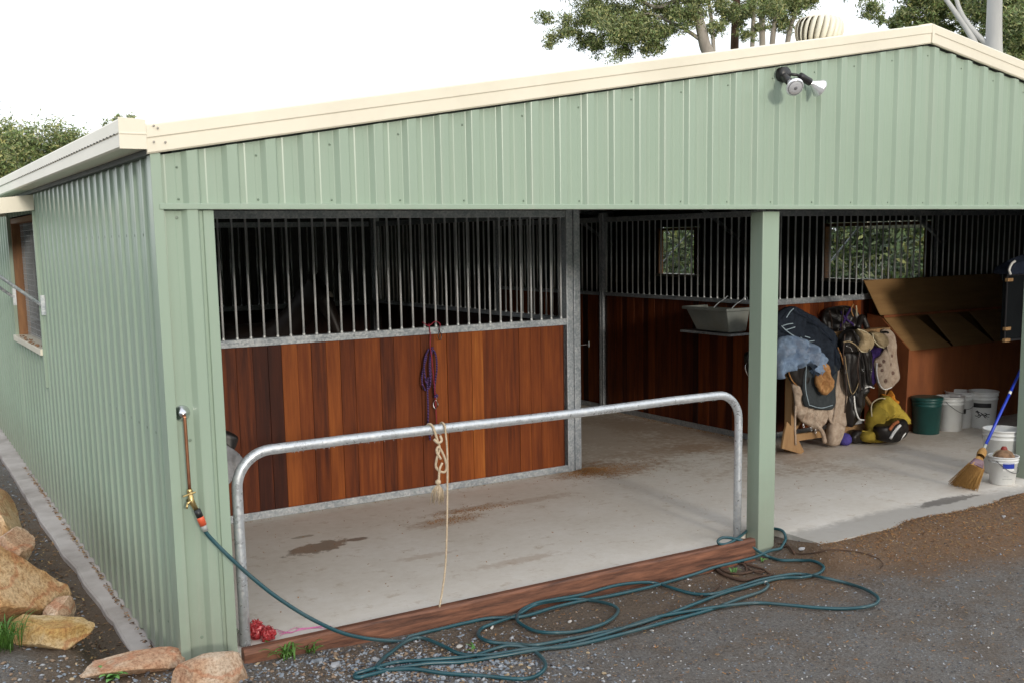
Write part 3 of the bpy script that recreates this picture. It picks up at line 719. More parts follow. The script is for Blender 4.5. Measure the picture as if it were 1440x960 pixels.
ho = thing('garden_hose', 'dark green garden hose running from the tap and lying in loops on the gravel', 'hose', tuple(gpt(700, 900)))
M['hose'] = simple('green_hose', (.020, .085, .105), (.014, .060, .075), .28, scale=5, dirt=(.12, .13, .12))
M['orange'] = simple('orange_plastic', (.75, .13, .05), (.6, .09, .04), .4); M['blackp'] = simple('black_plastic', (.02, .02, .022), rough=.4); M['greyp'] = simple('grey_plastic', (.38, .40, .38), rough=.45)
A0 = yp(277, 716, -.085); A1 = yp(289, 745, -.085); dA = (A1-A0)
b = MB(); b.tube([A0, A0+dA*.34], .0175, 14); b.build('connector_collar', M['blackp'], ho, smooth=True)
b = MB(); b.tube([A0+dA*.32, A0+dA*.45, A0+dA*.74], [.017, .019, .018], 14); b.build('connector_body', M['orange'], ho, smooth=True)
b = MB(); b.tube([A0+dA*.73, A0+dA*1.02], [.0165, .014], 14); b.build('connector_nut', M['greyp'], ho, smooth=True)
hr_ = .0105
hp = [A0+dA*.9, A0+dA*1.15, yp(312, 772, -.10), yp(345, 803, -.125), yp(380, 832, -.15), yp(415, 856, -.175), yp(445, 873, -.19), yp(478, 888, -.19), yp(510, 896, -.17), yp(545, 900, -.15), yp(575, 900, -.13), yp(610, 894, -.11), yp(649, 884, -.10), yp(690, 875, -.10)]
for p in hp[-3:]: p.z = max(p.z, ground_z(p.x, p.y)+.010)
gl = [(735, 866), (780, 853), (819, 844), (858, 837), (916, 824), (975, 807), (1004, 797), (1033, 790), (1060, 783)]
R = random.Random(8)
def hz(i): return hr_+.002+.013*(.5+.5*math.sin(i*1.9))
def gph(u, v, dz):
    p = gpt(u, v, dz)
    if p.y > -.085 and p.x < 4.02:
        p = on(u, v, y=-.085); p.z = max(p.z, ground_z(p.x, p.y)+dz)
    return p
gp = [gph(u, v, hz(i)) for i, (u, v) in enumerate(gl)]
hp += gp
# round the back of the post and over the sleeper end
hp += [Vector((4.10, -.05, -.085)), Vector((4.235, -.06, -.07)), Vector((4.30, .02, .012)), Vector((4.25, .17, .01)), Vector((4.12, .18, .015)), Vector((4.0, .10, .03))]
hp += [yp(1036, 757, -.01), yp(1022, 764, -.03), yp(1012, 764, -.03), yp(1010, 759, -.02), yp(1018, 755, -.01), yp(1034, 757, -.02), yp(1050, 763, -.04), yp(1066, 774, -.06)]
gl2 = [(1081, 782), (1099, 787), (1126, 787), (1148, 790), (1158, 796), (1155, 803), (1144, 808), (1126, 811), (1099, 812), (1072, 818), (1045, 826), (1018, 833), (975, 849), (936, 864), (889, 879), (840, 890), (800, 898), (755, 906), (727, 905), (690, 902), (673, 893), (677, 883), (696, 875), (727, 864), (755, 849), (800, 842), (829, 843), (858, 849), (869, 857), (862, 868), (844, 878), (812, 887), (779, 889), (755, 887), (738, 880), (727, 870), (734, 857), (755, 847), (780, 842), (819, 835), (868, 822), (906, 818), (926, 820), (945, 826), (975, 834), (1004, 834), (1033, 826), (1072, 814), (1110, 807), (1133, 807), (1160, 812), (1190, 819), (1217, 828), (1233, 838), (1234, 846), (1220, 852), (1190, 855), (1153, 854), (1108, 850), (1063, 847), (1013, 852), (955, 861), (916, 869), (860, 888), (800, 905), (743, 915), (696, 923), (649, 930), (602, 932), (554, 940), (520, 948), (502, 952), (500, 947), (519, 941), (554, 931), (602, 927), (661, 922), (691, 913), (715, 907), (743, 911), (760, 922), (767, 936), (755, 949), (731, 954), (684, 950), (625, 946), (583, 940), (548, 941), (530, 938), (538, 926), (552, 915), (571, 901), (592, 896), (620, 906), (649, 919), (690, 920), (740, 912), (800, 908), (870, 892), (950, 870), (1000, 856), (1040, 841), (1070, 831), (1080, 823), (1078, 819)]
hp += [gph(u, v, hz(i*1.3+2)) for i, (u, v) in enumerate(gl2)]
HP = smooth_path(hp, 6)
for p in HP[60:]:
    if p.y < -.005 and not (3.9 < p.x < 4.0): p.z = max(p.z, ground_z(p.x, p.y)+hr_+.002)
b = MB(); b.tube(HP, hr_, 10); b.build('hose_tube', M['hose'], ho, smooth=True)
b = MB(); b.tube([hp[-1], hp[-1]+Vector((.0, .03, .0))], .013, 10); b.build('end_fitting', M['greyp'], ho, smooth=True)
b = MB()
for (u, v), (u2, v2) in (((997, 799), (1008, 795)),): b.tube([gpt(u, v, .02), gpt(u2, v2, .02)], .017, 10)
b.build('hose_joiner', M['greyp'], ho, smooth=True)

# ------------------------------------------------------------------ floodlight
M['lampglass'] = simple('lamp_glass', (.85, .86, .9), (.75, .76, .8), .08, .5)
M['greyp2'] = simple('lens_grey', (.20, .20, .22), rough=.3)
fl = thing('floodlight', 'black twin spotlight fitting with two clear reflector bulbs high on the gable', 'light', (4.19, -.03, 3.2))
b = MB(); c0 = Vector((4.165, -.03, 3.215)); b.lathe([(.0, -.045), (.040, -.042), (.050, -.030), (.052, .0), (.052, .012)], c0, 24, (0, 1, 0)); b.build('base', M['blackp'], fl, smooth=True)
def lamp(c, d, arm0):
    d = Vector(d).normalized(); b = MB(); b.tube([arm0, (Vector(arm0)+c)/2+Vector((0, -.02, .0)), c], .010, 8); b.lathe([(.0, -.01), (.024, -.008), (.026, .0), (.026, .085), (.022, .09), (0, .09)], c, 16, d)
    h = b.build('lamp_holder', M['blackp'], fl, smooth=True)
    b = MB(); b.lathe([(.016, .085), (.020, .105), (.040, .14), (.058, .165), (.062, .175), (.058, .183), (.03, .190), (0, .192)], c, 24, d); b.build('bulb', M['lampglass'], h, smooth=True)
    b = MB(); b.lathe([(.0, .1935), (.012, .1925), (.014, .189)], c, 16, d); b.lathe([(.046, .1865), (.050, .1865), (.052, .184)], c, 24, d); b.build('lens_ring', M['greyp2'], h, smooth=True)
lamp(Vector((4.145, -.065, 3.195)), (-.26, -.80, -.50), (4.165, -.06, 3.20))
lamp(Vector((4.29, -.075, 3.205)), (.85, -.15, -.40), (4.19, -.06, 3.215))
# ------------------------------------------------------------------ roof ventilator
tv = thing('roof_ventilator', 'cream spinning turbine ventilator on the roof ridge', 'ventilator', (RX, 1.03, 3.6))
b = MB(); b.lathe([(.15, 3.55), (.15, 3.70), (.17, 3.70), (.17, 3.72), (.14, 3.72)], (RX, 1.06, -.012), 32); b.box(RX-.22, RX+.22, .84, 1.28, 3.60, 3.66); b.build('throat', M['cream'], tv, smooth=False)
vv = []; ff = []; nb = 22; prof = [(.158, 3.72), (.176, 3.76), (.185, 3.80), (.187, 3.84), (.182, 3.88), (.163, 3.91), (.13, 3.928)]
for k in range(nb):
    for j, (r_, z) in enumerate(prof):
        for s_, (da, dr) in enumerate(((-.5, -.012), (.05, .004), (.50, .012))):
            a = 2*math.pi*(k+da)/nb + .05*j; vv.append((RX+math.cos(a)*(r_+dr), 1.06+math.sin(a)*(r_+dr), z-.012))
    for j in range(len(prof)-1):
        for s_ in range(2): i0 = k*21+j*3+s_; ff.append((i0, i0+1, i0+4, i0+3))
addmod(link('vanes', vv, ff, M['cream'], tv, smooth=True), solid=.001)
b = MB(); b.lathe([(.14, 3.918), (.135, 3.93), (.10, 3.94), (0, 3.945)], (RX, 1.06, -.012), 32); b.build('cap', M['cream'], tv, smooth=True)
b = MB(); b.lathe([(.12, 3.72), (.12, 3.92)], (RX, 1.06, -.012), 20); b.build('core', M['cream_dark'], tv)
# ------------------------------------------------------------------ soft goods helper
def soft(name, label, cat, outline, y, mat, bulge=.04, th=.02, center=None, fold=.012, fs=9, parent=None, seed=0, N_=120, group=None, tilt=0):
    """thick soft sheet / cushion: outline in photo pixels laid on the plane y, given real thickness"""
    P = [on(u, v, y=y) for u, v in outline]; P = smooth_path(P, 8, closed=True)
    L = [0]
    for i in range(len(P)): L.append(L[-1]+(P[(i+1) % len(P)]-P[i]).length)
    tot = L[-1]; Q = []; j = 0
    for k in range(N_):
        s = tot*k/N_
        while L[j+1] < s: j += 1
        Q.append(P[j].lerp(P[(j+1) % len(P)], (s-L[j])/max(1e-9, L[j+1]-L[j])))
    c = on(*center, y=y) if center else sum(Q, Vector())/N_
    rings = [0, .08, .16, .24, .32, .4, .48, .56, .64, .72, .8, .87, .93, .97, 1.0]; v = []; f = []
    for side in (0, 1):
        for t in rings[1:]:
            for q in Q:
                p = c.lerp(q, t); e = (1-t**4)
                rg_ = 1-abs(mnoise.noise(Vector((p.x*fs*.8+seed, p.z*fs*.5+2.2*seed, 1.3)))*2)
                nz_ = -rg_*rg_*fold*.9*(1-t**8) + mnoise.noise(Vector((p.x*fs+seed, p.z*fs*.45, seed*1.7)))*fold*1.6*(.3+.7*min(1, (1-t)*4)) + mnoise.noise(Vector((p.x*fs*2.7, p.z*fs, seed)))*fold*.6
                nz_ += math.sin(p.x*fs*5+2.5*mnoise.noise(Vector((p.x*3, p.z*4, seed)))+seed)*fold*.35*(1-t**6)
                if side == 0: yy = y - bulge*math.sqrt(max(0, e)) + nz_
                else: yy = y + th + nz_*.5
                v.append((p.x, yy+tilt*(p.z-c.z), p.z))
    nr = len(rings)-1
    cf = len(v); v.append((c.x, y-bulge, c.z)); cb_ = len(v); v.append((c.x, y+th, c.z))
    for side in (0, 1):
        o = side*nr*N_; cc = cf if side == 0 else cb_
        for k in range(N_):
            l = (k+1) % N_; tri = (cc, o+k, o+l); f.append(tri if side else tri[::-1])
            for r in range(nr-1):
                qd = (o+r*N_+k, o+(r+1)*N_+k, o+(r+1)*N_+l, o+r*N_+l); f.append(qd if side else qd[::-1])
    for k in range(N_):
        l = (k+1) % N_; a = (nr-1)*N_; f.append((a+k, a+l, nr*N_+a+l, nr*N_+a+k))
    if parent is None:
        t_ = thing(name, label, cat, tuple(c), 0, group); o_ = None
    o = link(name if parent is None else name, v, f, mat, parent, smooth=True)
    if parent is None:
        bpy.data.objects.remove(t_); tag(o, label, cat, group)
    me = o.data; bm = bmesh.new(); bm.from_mesh(me); bmesh.ops.recalc_face_normals(bm, faces=bm.faces); bm.to_mesh(me); bm.free()
    return o
def fab(name, a, b=None, rough=.9, dirt=None, bsc=45, scale=22): return simple(name, a, b, rough, scale=scale, bst=.7, bsc=bsc, dirt=dirt, spec=.2, bd=.012)
def piping(parent, pts, y, r, mat, name='piping'):
    b = MB(); b.tube(smooth_path([on(u, v, y=y) for u, v in pts], 6), r, 7); return b.build(name, mat, parent, smooth=True)
M['navy'] = fab('navy_rug', (.020, .028, .050), (.010, .014, .026)); M['navy2'] = fab('dark_navy_rug', (.022, .030, .044), (.012, .016, .025))
M['pale'] = fab('pale_piping', (.42, .52, .58), (.3, .38, .44)); M['blue'] = fab('light_blue_cloth', (.22, .30, .42), (.13, .19, .29), dirt=(.3, .3, .34))
M['char'] = fab('charcoal_felt', (.050, .058, .062), (.034, .040, .044)); M['tan'] = fab('tan_leather', (.45, .25, .10), (.28, .13, .05), .6)
M['cream_f'] = fab('cream_canvas', (.52, .42, .33), (.33, .25, .19), dirt=(.22, .13, .08)); M['blackl'] = simple('black_leather', (.018, .014, .012), (.007, .006, .006), .42, scale=9, bst=.6, bsc=30)
M['tanp'] = fab('tan_panel', (.40, .31, .19), (.27, .20, .11)); M['bind'] = fab('cream_binding', (.62, .55, .38)); M['purple'] = fab('purple_cloth', (.07, .035, .17), (.03, .018, .09))
M['yellow'] = fab('yellow_cloth', (.50, .37, .06), (.36, .26, .04), bsc=18, scale=8); M['orange_f'] = fab('orange_cloth', (.62, .25, .03), (.4, .14, .02)); M['white'] = simple('white_paint', (.80, .80, .78), (.68, .68, .66), .4)

# ------------------------------------------------------------------ saddle rack
X0, X1, YR0, YR1 = 6.50, 7.86, 1.96, 2.46
sr = thing('saddle_rack', 'wooden trestle saddle rack standing under the heap of saddles and rugs', 'rack', (7.2, 2.2, 0))
b = MB(); b.box(X0-.02, X0+.035, 2.04, 2.13, 0, 1.16); b.build('end_post', M['timber'], sr, bevel=.003)
b = MB(); b.prism([on(u, v, y=1.95) for u, v in ((1107, 592), (1114, 600), (1131, 634), (1127, 638), (1100, 630), (1103, 610))], (0, .025, 0)); b.build('foot', M['timber'], sr, bevel=.002)
b = MB(); b.box(X1, X1+.05, 2.04, 2.13, 0, 1.12); b.build('end_post', M['timber'], sr, bevel=.003)
b = MB(); b.box(X0+.035, X1, 2.06, 2.10, .10, .17); b.build('stretcher', M['timber'], sr, bevel=.002)
b = MB(); b.bar((X0, 2.14, .12), (X0+.42, 2.16, .46), .03, .07, (0, 1, 0)); b.build('brace', M['timber'], sr); b = MB(); b.bar((7.45, 2.0, .52), (7.63, 2.0, .33), .03, .045, (0, 1, 0)); b.build('brace', M['timber'], sr)
for z, y in ((1.16, 2.09), (.80, 2.22)):
    b = MB(); b.box(X0-.05, X1+.06, y-.045, y+.045, z-.05, z); b.build('saddle_rail', M['timber'], sr, bevel=.004)
Y0 = 1.98
tg = 'tack hung over the saddle rack'
hal = soft('halter_bundle', 'tangle of black and purple halters hung on the stall wall above the saddles', 'halters', [(1160, 438), (1172, 432), (1190, 430), (1203, 436), (1206, 455), (1203, 480), (1190, 490), (1172, 480), (1158, 462)], 2.60, M['blackl'], .06, .02, fold=.035, fs=14, seed=2)
for pp, mm in (([(1182, 438), (1188, 450), (1180, 462), (1192, 472), (1200, 462)], 'purple'), ([(1196, 434), (1190, 448), (1200, 458), (1188, 470)], 'purple'), ([(1200, 428), (1197, 436), (1200, 446)], 'tan'), ([(1204, 430), (1205, 444)], 'bind')):
    piping(hal, pp, 2.52, .012 if mm == 'purple' else .008, M[mm], 'strap')
cr = soft('saddle_blanket', 'tall cream canvas saddle blanket hanging between the grey pad and the black saddle', 'blanket', [(1168, 515), (1180, 502), (1186, 512), (1190, 540), (1192, 575), (1190, 598), (1178, 600), (1166, 590), (1160, 560)], Y0-.03, M['cream_f'], .02, .015, seed=4)
rb = soft('horse_rug', 'dark navy horse rug thrown over the top of the saddle rack', 'rug', [(1096, 447), (1104, 436), (1118, 431), (1132, 438), (1150, 449), (1166, 462), (1180, 480), (1186, 500), (1183, 512), (1172, 530), (1163, 540), (1152, 520), (1138, 498), (1120, 485), (1096, 480)], Y0-.06, M['navy2'], .05, .05, fold=.05, fs=7, seed=5, center=(1148, 484))
for pp in ([(1106, 447), (1111, 439), (1116, 434)], [(1101, 458), (1108, 456), (1115, 455)], [(1105, 464), (1112, 462), (1118, 460)], [(1099, 458), (1106, 465), (1116, 472), (1126, 476)], [(1126, 474), (1134, 481), (1146, 487)], [(1132, 473), (1139, 475)], [(1138, 480), (1145, 479)]): piping(rb, pp, Y0-.135, .0045, M['pale'], 'stripe')
sf = soft('saddle', 'dark saddle with cream edged flap under the light blue cloth', 'saddle', [(1108, 508), (1122, 502), (1140, 508), (1142, 530), (1130, 548), (1118, 540), (1110, 528)], Y0-.02, M['blackl'], .06, .03, seed=6)
piping(sf, [(1108, 510), (1110, 526), (1117, 538), (1130, 547)], Y0-.03, .006, M['tan'])
gc = soft('girth_cover', 'cream fleece girth straps dangling below the charcoal felt pad', 'girth', [(1115, 536), (1124, 538), (1140, 560), (1160, 572), (1164, 580), (1160, 594), (1152, 606), (1140, 600), (1126, 590), (1118, 578), (1118, 558)], Y0-.0, M['cream_f'], .035, .02, seed=7, fold=.03, fs=16, center=(1138, 578))
for pp, r_ in (([(1119, 570), (1118, 595), (1119, 625)], .010), ([(1150, 598), (1157, 608), (1160, 622)], .022), ([(1150, 580), (1148, 600)], .012)): piping(gc, pp, Y0-.04, r_, M['cream_f'], 'strap')
for u, v in ((1130, 598), (1141, 603), (1147, 606)):
    b = MB(); p = on(u, v, y=Y0-.05); b.tube(smooth_path([p+Vector((-.01, 0, 0)), p+Vector((0, 0, .025)), p+Vector((.01, 0, 0)), p+Vector((0, 0, -.02))], 4, True), .003, 6, closed=True); b.build('buckle', M['chrome'], gc, smooth=True)
gp_ = soft('felt_pad', 'charcoal felt saddle pad hanging square below the blue cloth', 'pad', [(1131, 508), (1150, 505), (1176, 515), (1175, 545), (1173, 572), (1158, 576), (1136, 572), (1131, 566), (1129, 540)], Y0-.07, M['char'], .03, .02, seed=8)
bc = soft('blue_cloth', 'crumpled light blue cloth draped on the left end of the rack', 'cloth', [(1095, 480), (1106, 473), (1120, 473), (1138, 482), (1152, 492), (1160, 504), (1159, 518), (1152, 534), (1147, 530), (1145, 518), (1134, 511), (1120, 518), (1110, 510), (1104, 518), (1100, 528), (1095, 530)], Y0-.13, M['blue'], .055, .04, fold=.065, fs=13, seed=9, center=(1126, 494))
tl = soft('leather_flap', 'crumpled tan leather flap hanging in front of the charcoal pad', 'leather', [(1155, 513), (1164, 512), (1168, 527), (1168, 543), (1161, 555), (1152, 548), (1147, 534)], Y0-.16, M['tan'], .035, .02, seed=10, fold=.03, fs=16)
bs_ = soft('saddle', 'large black leather saddle with stirrups in the middle of the rack', 'saddle', [(1183, 478), (1196, 462), (1208, 460), (1216, 474), (1224, 500), (1222, 540), (1214, 560), (1206, 590), (1196, 600), (1191, 585), (1192, 550), (1187, 520), (1181, 500)], Y0-.06, M['blackl'], .05, .06, seed=11, fold=.03)
fl_ = soft('flap', '', '', [(1185, 500), (1198, 494), (1208, 500), (1211, 520), (1206, 545), (1196, 556), (1189, 545), (1187, 520)], Y0-.12, M['blackl'], .02, .02, parent=bs_, seed=51)
f2_ = soft('seat', '', '', [(1183, 478), (1192, 466), (1205, 464), (1213, 476), (1210, 490), (1198, 496), (1186, 494)], Y0-.13, M['blackl'], .05, .03, parent=bs_, seed=52)
piping(bs_, [(1207, 500), (1209, 530), (1207, 556), (1210, 572)], Y0-.155, .011, M['blackl'], 'stirrup_leather'); piping(bs_, [(1188, 500), (1192, 530), (1198, 553), (1206, 542), (1210, 520)], Y0-.15, .004, M['tanp'])
piping(bs_, [(1178, 488), (1183, 500), (1186, 512)], Y0-.14, .006, M['tan']); piping(bs_, [(1186, 481), (1194, 480), (1202, 484), (1208, 490)], Y0-.22, .006, M['tanp'])
piping(bs_, [(1190, 486), (1196, 488), (1199, 494)], Y0-.225, .006, M['chrome'], 'dee_ring')
piping(bs_, [(1201, 556), (1203, 575), (1208, 588), (1215, 590)], Y0-.13, .008, M['white'], 'stirrup')
pc = soft('saddle_cloth', 'purple saddle cloth showing under the tan lined saddle', 'cloth', [(1208, 492), (1222, 484), (1242, 486), (1246, 500), (1234, 510), (1232, 535), (1220, 546), (1212, 530)], Y0-.04, M['purple'], .04, .02, seed=12)
sp = soft('spotted_pad', 'cream saddle pad with brown paw sized spots hanging at the right of the rack', 'pad', [(1240, 466), (1250, 463), (1258, 472), (1260, 495), (1263, 520), (1263, 534), (1254, 544), (1243, 547), (1236, 540), (1232, 522), (1232, 506), (1240, 498), (1246, 485)], Y0-.12, M['cream_f'], .03, .025, seed=13, center=(1249, 512))
b = MB()
for u, v in ((1243, 508), (1252, 512), (1241, 520), (1249, 526), (1238, 513), (1246, 535), (1256, 524), (1254, 500)):
    p = on(u, v, y=Y0-.155); b.lathe([(.0, -.006), (.017, -.004), (.020, .006)], p, 12, (0, 1, 0))
b.build('spots', fab('brown_spots', (.22, .14, .11), (.16, .10, .08)), sp, smooth=True)
piping(sp, [(1233, 510), (1233, 525), (1237, 540), (1244, 547), (1254, 544)], Y0-.13, .007, M['white'])
ts = soft('saddle', 'second saddle with two rounded tan panels beside the spotted pad', 'saddle', [(1206, 464), (1214, 466), (1224, 472), (1227, 482), (1223, 492), (1213, 495), (1207, 489), (1211, 478)], Y0-.20, M['tanp'], .04, .05, seed=14)
piping(ts, [(1206, 463), (1216, 466), (1226, 474), (1227, 484), (1222, 493), (1212, 494), (1207, 489)], Y0-.215, .006, M['bind'])
p2 = soft('panel', '', '', [(1226, 468), (1238, 468), (1247, 474), (1248, 484), (1241, 489), (1234, 484), (1229, 476)], Y0-.20, M['tanp'], .04, .05, parent=ts, seed=15)
piping(ts, [(1227, 469), (1229, 478), (1236, 486), (1243, 489)], Y0-.22, .006, M['bind'])
b = MB(); b.tube(smooth_path([on(1206, 462, y=Y0-.15), on(1212, 446, y=Y0-.1), on(1220, 462, y=Y0-.15)], 6), .03, 10); b.build('pommel', M['blackl'], ts, smooth=True)
piping(ts, [(1238, 468), (1246, 467), (1249, 468)], Y0-.18, .012, M['blackl'], 'strap'); piping(ts, [(1214, 492), (1219, 515), (1221, 540)], Y0-.19, .02, M['blackl'], 'stirrup_leather')
piping(ts, [(1216, 545), (1222, 543), (1229, 545)], Y0-.18, .008, M['white'], 'stirrup')
M['strapb'] = simple('brown_strap', (.05, .025, .014), (.025, .012, .008), .45)
for tgt, yy, L_, r_, mm in ((bs_, Y0-.20, [(1188, 470), (1186, 500), (1190, 540), (1188, 580)], .007, 'strapb'), (bs_, Y0-.19, [(1200, 464), (1212, 500), (1216, 540), (1210, 552)], .008, 'blackl'),
        (ts, Y0-.24, [(1222, 490), (1226, 512), (1224, 532), (1228, 544)], .009, 'blackl'), (ts, Y0-.24, [(1209, 492), (1206, 520), (1210, 548)], .007, 'strapb'), (hal, 2.50, [(1166, 436), (1170, 460), (1164, 486)], .008, 'strapb'),
        (hal, 2.50, [(1176, 434), (1180, 456), (1174, 488), (1178, 500)], .008, 'blackl'), (hal, 2.48, [(1186, 432), (1184, 470), (1190, 498)], .009, 'strapb'), (gp_, Y0-.115, [(1134, 512), (1133, 545), (1138, 569)], .0035, 'pale'), (gp_, Y0-.115, [(1138, 569), (1155, 573), (1171, 569)], .0035, 'pale'),
        (cr, Y0-.06, [(1172, 520), (1175, 560), (1172, 592)], .0045, 'cream_f'), (rb, Y0-.15, [(1122, 436), (1148, 455), (1172, 482), (1176, 512)], .005, 'navy')):
    piping(tgt, L_, yy, r_, M[mm], 'strap')
for tgt, u, v, yy in ((bs_, 1189, 522, Y0-.21), (bs_, 1214, 520, Y0-.2), (ts, 1225, 520, Y0-.25), (hal, 1168, 462, 2.49), (hal, 1185, 468, 2.47), (hal, 1178, 448, 2.49)):
    p = on(u, v, y=yy); b = MB(); b.tube([p+Vector((-.014, -.006, -.010)), p+Vector((.014, -.006, -.010)), p+Vector((.014, -.006, .012)), p+Vector((-.014, -.006, .012))], .003, 6, closed=True); b.build('buckle', M['chrome'], tgt, smooth=True)
for L_ in ([(1150, 474), (1154, 500), (1160, 520)], [(1130, 452), (1136, 478)], [(1104, 478), (1112, 500), (1108, 514)], [(1126, 476), (1134, 498), (1142, 512)]): pass
# things on the floor under the rack
bx = soft('boot', 'pale brown riding boot standing under the cream blanket', 'boot', [(1172, 591), (1182, 596), (1186, 600), (1180, 620), (1176, 626), (1166, 624), (1167, 605)], Y0-.02, M['cream_f'], .05, .05, seed=16)
b = MB(); p = on(1188, 615, y=Y0); b.lathe([(0, -.065), (.045, -.058), (.070, -.025), (.068, .015), (.045, .05), (0, .066)], (p.x, p.y, .067), 22); b.build('ball_', fab('purple_ball', (.09, .07, .30), (.06, .05, .22)), None, smooth=True)
o = bpy.data.objects['ball_']; o.name = 'ball'; tag(o, 'small purple ball on the floor under the rack', 'ball')
dk = soft('shoe', 'dark shoe lying on the floor between the purple ball and the yellow cloth', 'shoe', [(1197, 612), (1205, 604), (1216, 608), (1219, 618), (1208, 622), (1198, 621)], Y0-.02, M['blackl'], .05, .05, seed=17)
yj = soft('yellow_jacket', 'crumpled yellow jacket heaped on the floor beside the brown feed bin', 'jacket', [(1240, 566), (1250, 556), (1258, 566), (1270, 578), (1274, 592), (1262, 596), (1246, 598), (1239, 606), (1237, 620), (1227, 622), (1217, 620), (1216, 611), (1225, 601), (1226, 585), (1232, 574)], Y0-.12, M['yellow'], .07, .08, fold=.055, fs=11, seed=18, center=(1240, 590))
oc = soft('orange_cloth', 'small orange cloth poking up behind the yellow jacket', 'cloth', [(1238, 566), (1242, 553), (1247, 560), (1252, 548), (1256, 560), (1260, 563), (1254, 572), (1242, 572)], Y0-.03, M['orange_f'], .04, .03, fold=.03, fs=18, seed=19)
piping(oc, [(1226, 585), (1226, 568), (1236, 560), (1246, 560)], Y0-.12, .006, M['bind'], 'handle')
hm = soft('tendon_boot', 'black horse boot with white and orange bands on the floor by the yellow jacket', 'horse boot', [(1238, 600), (1252, 594), (1270, 588), (1274, 600), (1271, 613), (1258, 621), (1244, 620), (1238, 612)], Y0-.26, M['blackl'], .07, .08, seed=20)
piping(hm, [(1252, 616), (1258, 606), (1266, 597)], Y0-.335, .016, M['white'], 'band'); piping(hm, [(1251, 604), (1257, 596), (1263, 592)], Y0-.33, .016, fab('orange_band', (.5, .17, .07)), 'band')
piping(hm, [(1266, 617), (1273, 608)], Y0-.31, .012, M['white'], 'band')
b = MB(); p = on(1278, 597, y=Y0); b.tube(smooth_path([p+Vector((-.05, 0, .02)), p+Vector((.03, 0, .03)), p+Vector((.04, 0, .0)), p+Vector((-.05, 0, -.02))], 5), .008, 8)
# black halter left of the post
hb = soft('halter', 'black halter with steel ring hung just left of the green middle post', 'halter', [(1048, 500), (1060, 492), (1078, 490), (1080, 530), (1070, 545), (1056, 532)], 2.70, M['blackl'], .05, .02, seed=22, fold=.03)
piping(hb, [(1053, 505), (1048, 515), (1052, 527), (1058, 530)], 2.60, .008, M['chrome'], 'ring')

# ------------------------------------------------------------------ trough on the side wall
tr = thing('feed_trough', 'grey plastic corner feed trough hooked on the stall wall left of the post', 'trough', (6.5, 3.2, 1.25))
M['trough'] = simple('grey_plastic_trough', (.22, .24, .225), (.17, .185, .175), .5, dirt=(.2, .18, .14))
ya, yb, zt_, zb_ = 2.76, 3.40, 1.385, 1.15
top = [(6.60, ya, zt_), (6.28, ya, zt_), (6.28, yb, zt_), (6.60, yb, zt_)]; bot = [(6.60, ya+.05, zb_), (6.36, ya+.05, zb_), (6.36, yb-.09, zb_), (6.60, yb-.09, zb_)]
v = top+bot; v2 = [(x+(.02 if x < 6.5 else -.02), y+(.02 if y < 3.3 else -.02), z+(.0 if z > 1.3 else .02)) for x, y, z in v]
f = [(i, (i+1) % 4, 4+(i+1) % 4, 4+i) for i in range(4)]+[(4, 5, 6, 7)]; f2 = [tuple(8+j for j in q)[::-1] for q in f]; rim = [(i, 8+i, 8+(i+1) % 4, (i+1) % 4) for i in range(4)]
addmod(link('bowl', v+v2, f+f2+rim, M['trough'], tr), bevel=.008)
b = MB(); b.box(6.25, 6.281, ya-.03, yb+.03, zt_-.012, zt_+.018); b.box(6.281, 6.60, ya-.03, ya+.0, zt_-.012, zt_+.018); b.box(6.281, 6.60, yb, yb+.03, zt_-.012, zt_+.018); b.build('rim', M['trough'], tr, bevel=.006)
for y in (ya+.12, yb-.25):
    b = MB(); b.tube(smooth_path([(6.45, y, zt_+.0), (6.52, y, zt_+.05), (6.60, y, zt_+.085), (6.66, y, zt_+.12), (6.69, y, zt_+.07)], 5), .006, 8); b.build('hook', M['galv'], tr, smooth=True)
b = MB(); b.box(6.34, 6.612, 2.78, 3.56, 1.112, 1.135); b.build('shelf', M['galv'], tr)

# ------------------------------------------------------------------ feed bin
fb = thing('feed_bin', 'large brown plywood feed bin with its long lid propped open', 'feed bin', (9.3, 2.1, 0))
bx0, bx1 = 8.25, 11.2
b = MB(); b.box(bx0+.02, bx1, 2.10, 2.12, .002, .885); b.build('front_panel', M['ply_red'], fb, bevel=.002)
for x in (bx0, bx1):
    b = MB(); b.prism([(x, 2.085, .002), (x, 2.63, .002), (x, 2.63, 1.26), (x, 2.45, 1.235), (x, 2.06, .905)], (.019, 0, 0)); b.build('side_panel', M['ply_red'], fb)
b = MB(); b.box(bx0+.02, bx1, 2.63, 2.645, .002, 1.24); b.build('back_panel', M['ply'], fb)
for i in range(1, 4):
    x = bx0+i*(bx1-bx0)/4; b = MB(); b.prism([(x, 2.122, .05), (x, 2.628, .05), (x, 2.628, 1.12), (x, 2.122, .86)], (.018, 0, 0)); b.build('divider', M['ply'], fb)
for i in range(4):
    x = bx0+.03+i*(bx1-bx0)/4; w_ = (bx1-bx0)/4-.035
    b = MB(); b.prism([(x, 2.07, .890), (x+w_*.99, 2.07, .890), (x+w_*.72, 2.44, 1.232), (x, 2.44, 1.232)], (0, .012, .014)); b.build('hinged_flap', M['ply'], fb)
b = MB(); b.prism([(bx0-.03, 2.425, 1.252), (bx1-.55, 2.425, 1.252), (bx1-.55, 2.66, 1.62), (bx0-.03, 2.66, 1.62)], (0, .016, .010)); b.build('lid', M['ply'], fb)
b = MB(); b.box(bx0, bx1, 2.40, 2.425, 1.225, 1.25); b.build('hinge_batten', M['ply_red'], fb)

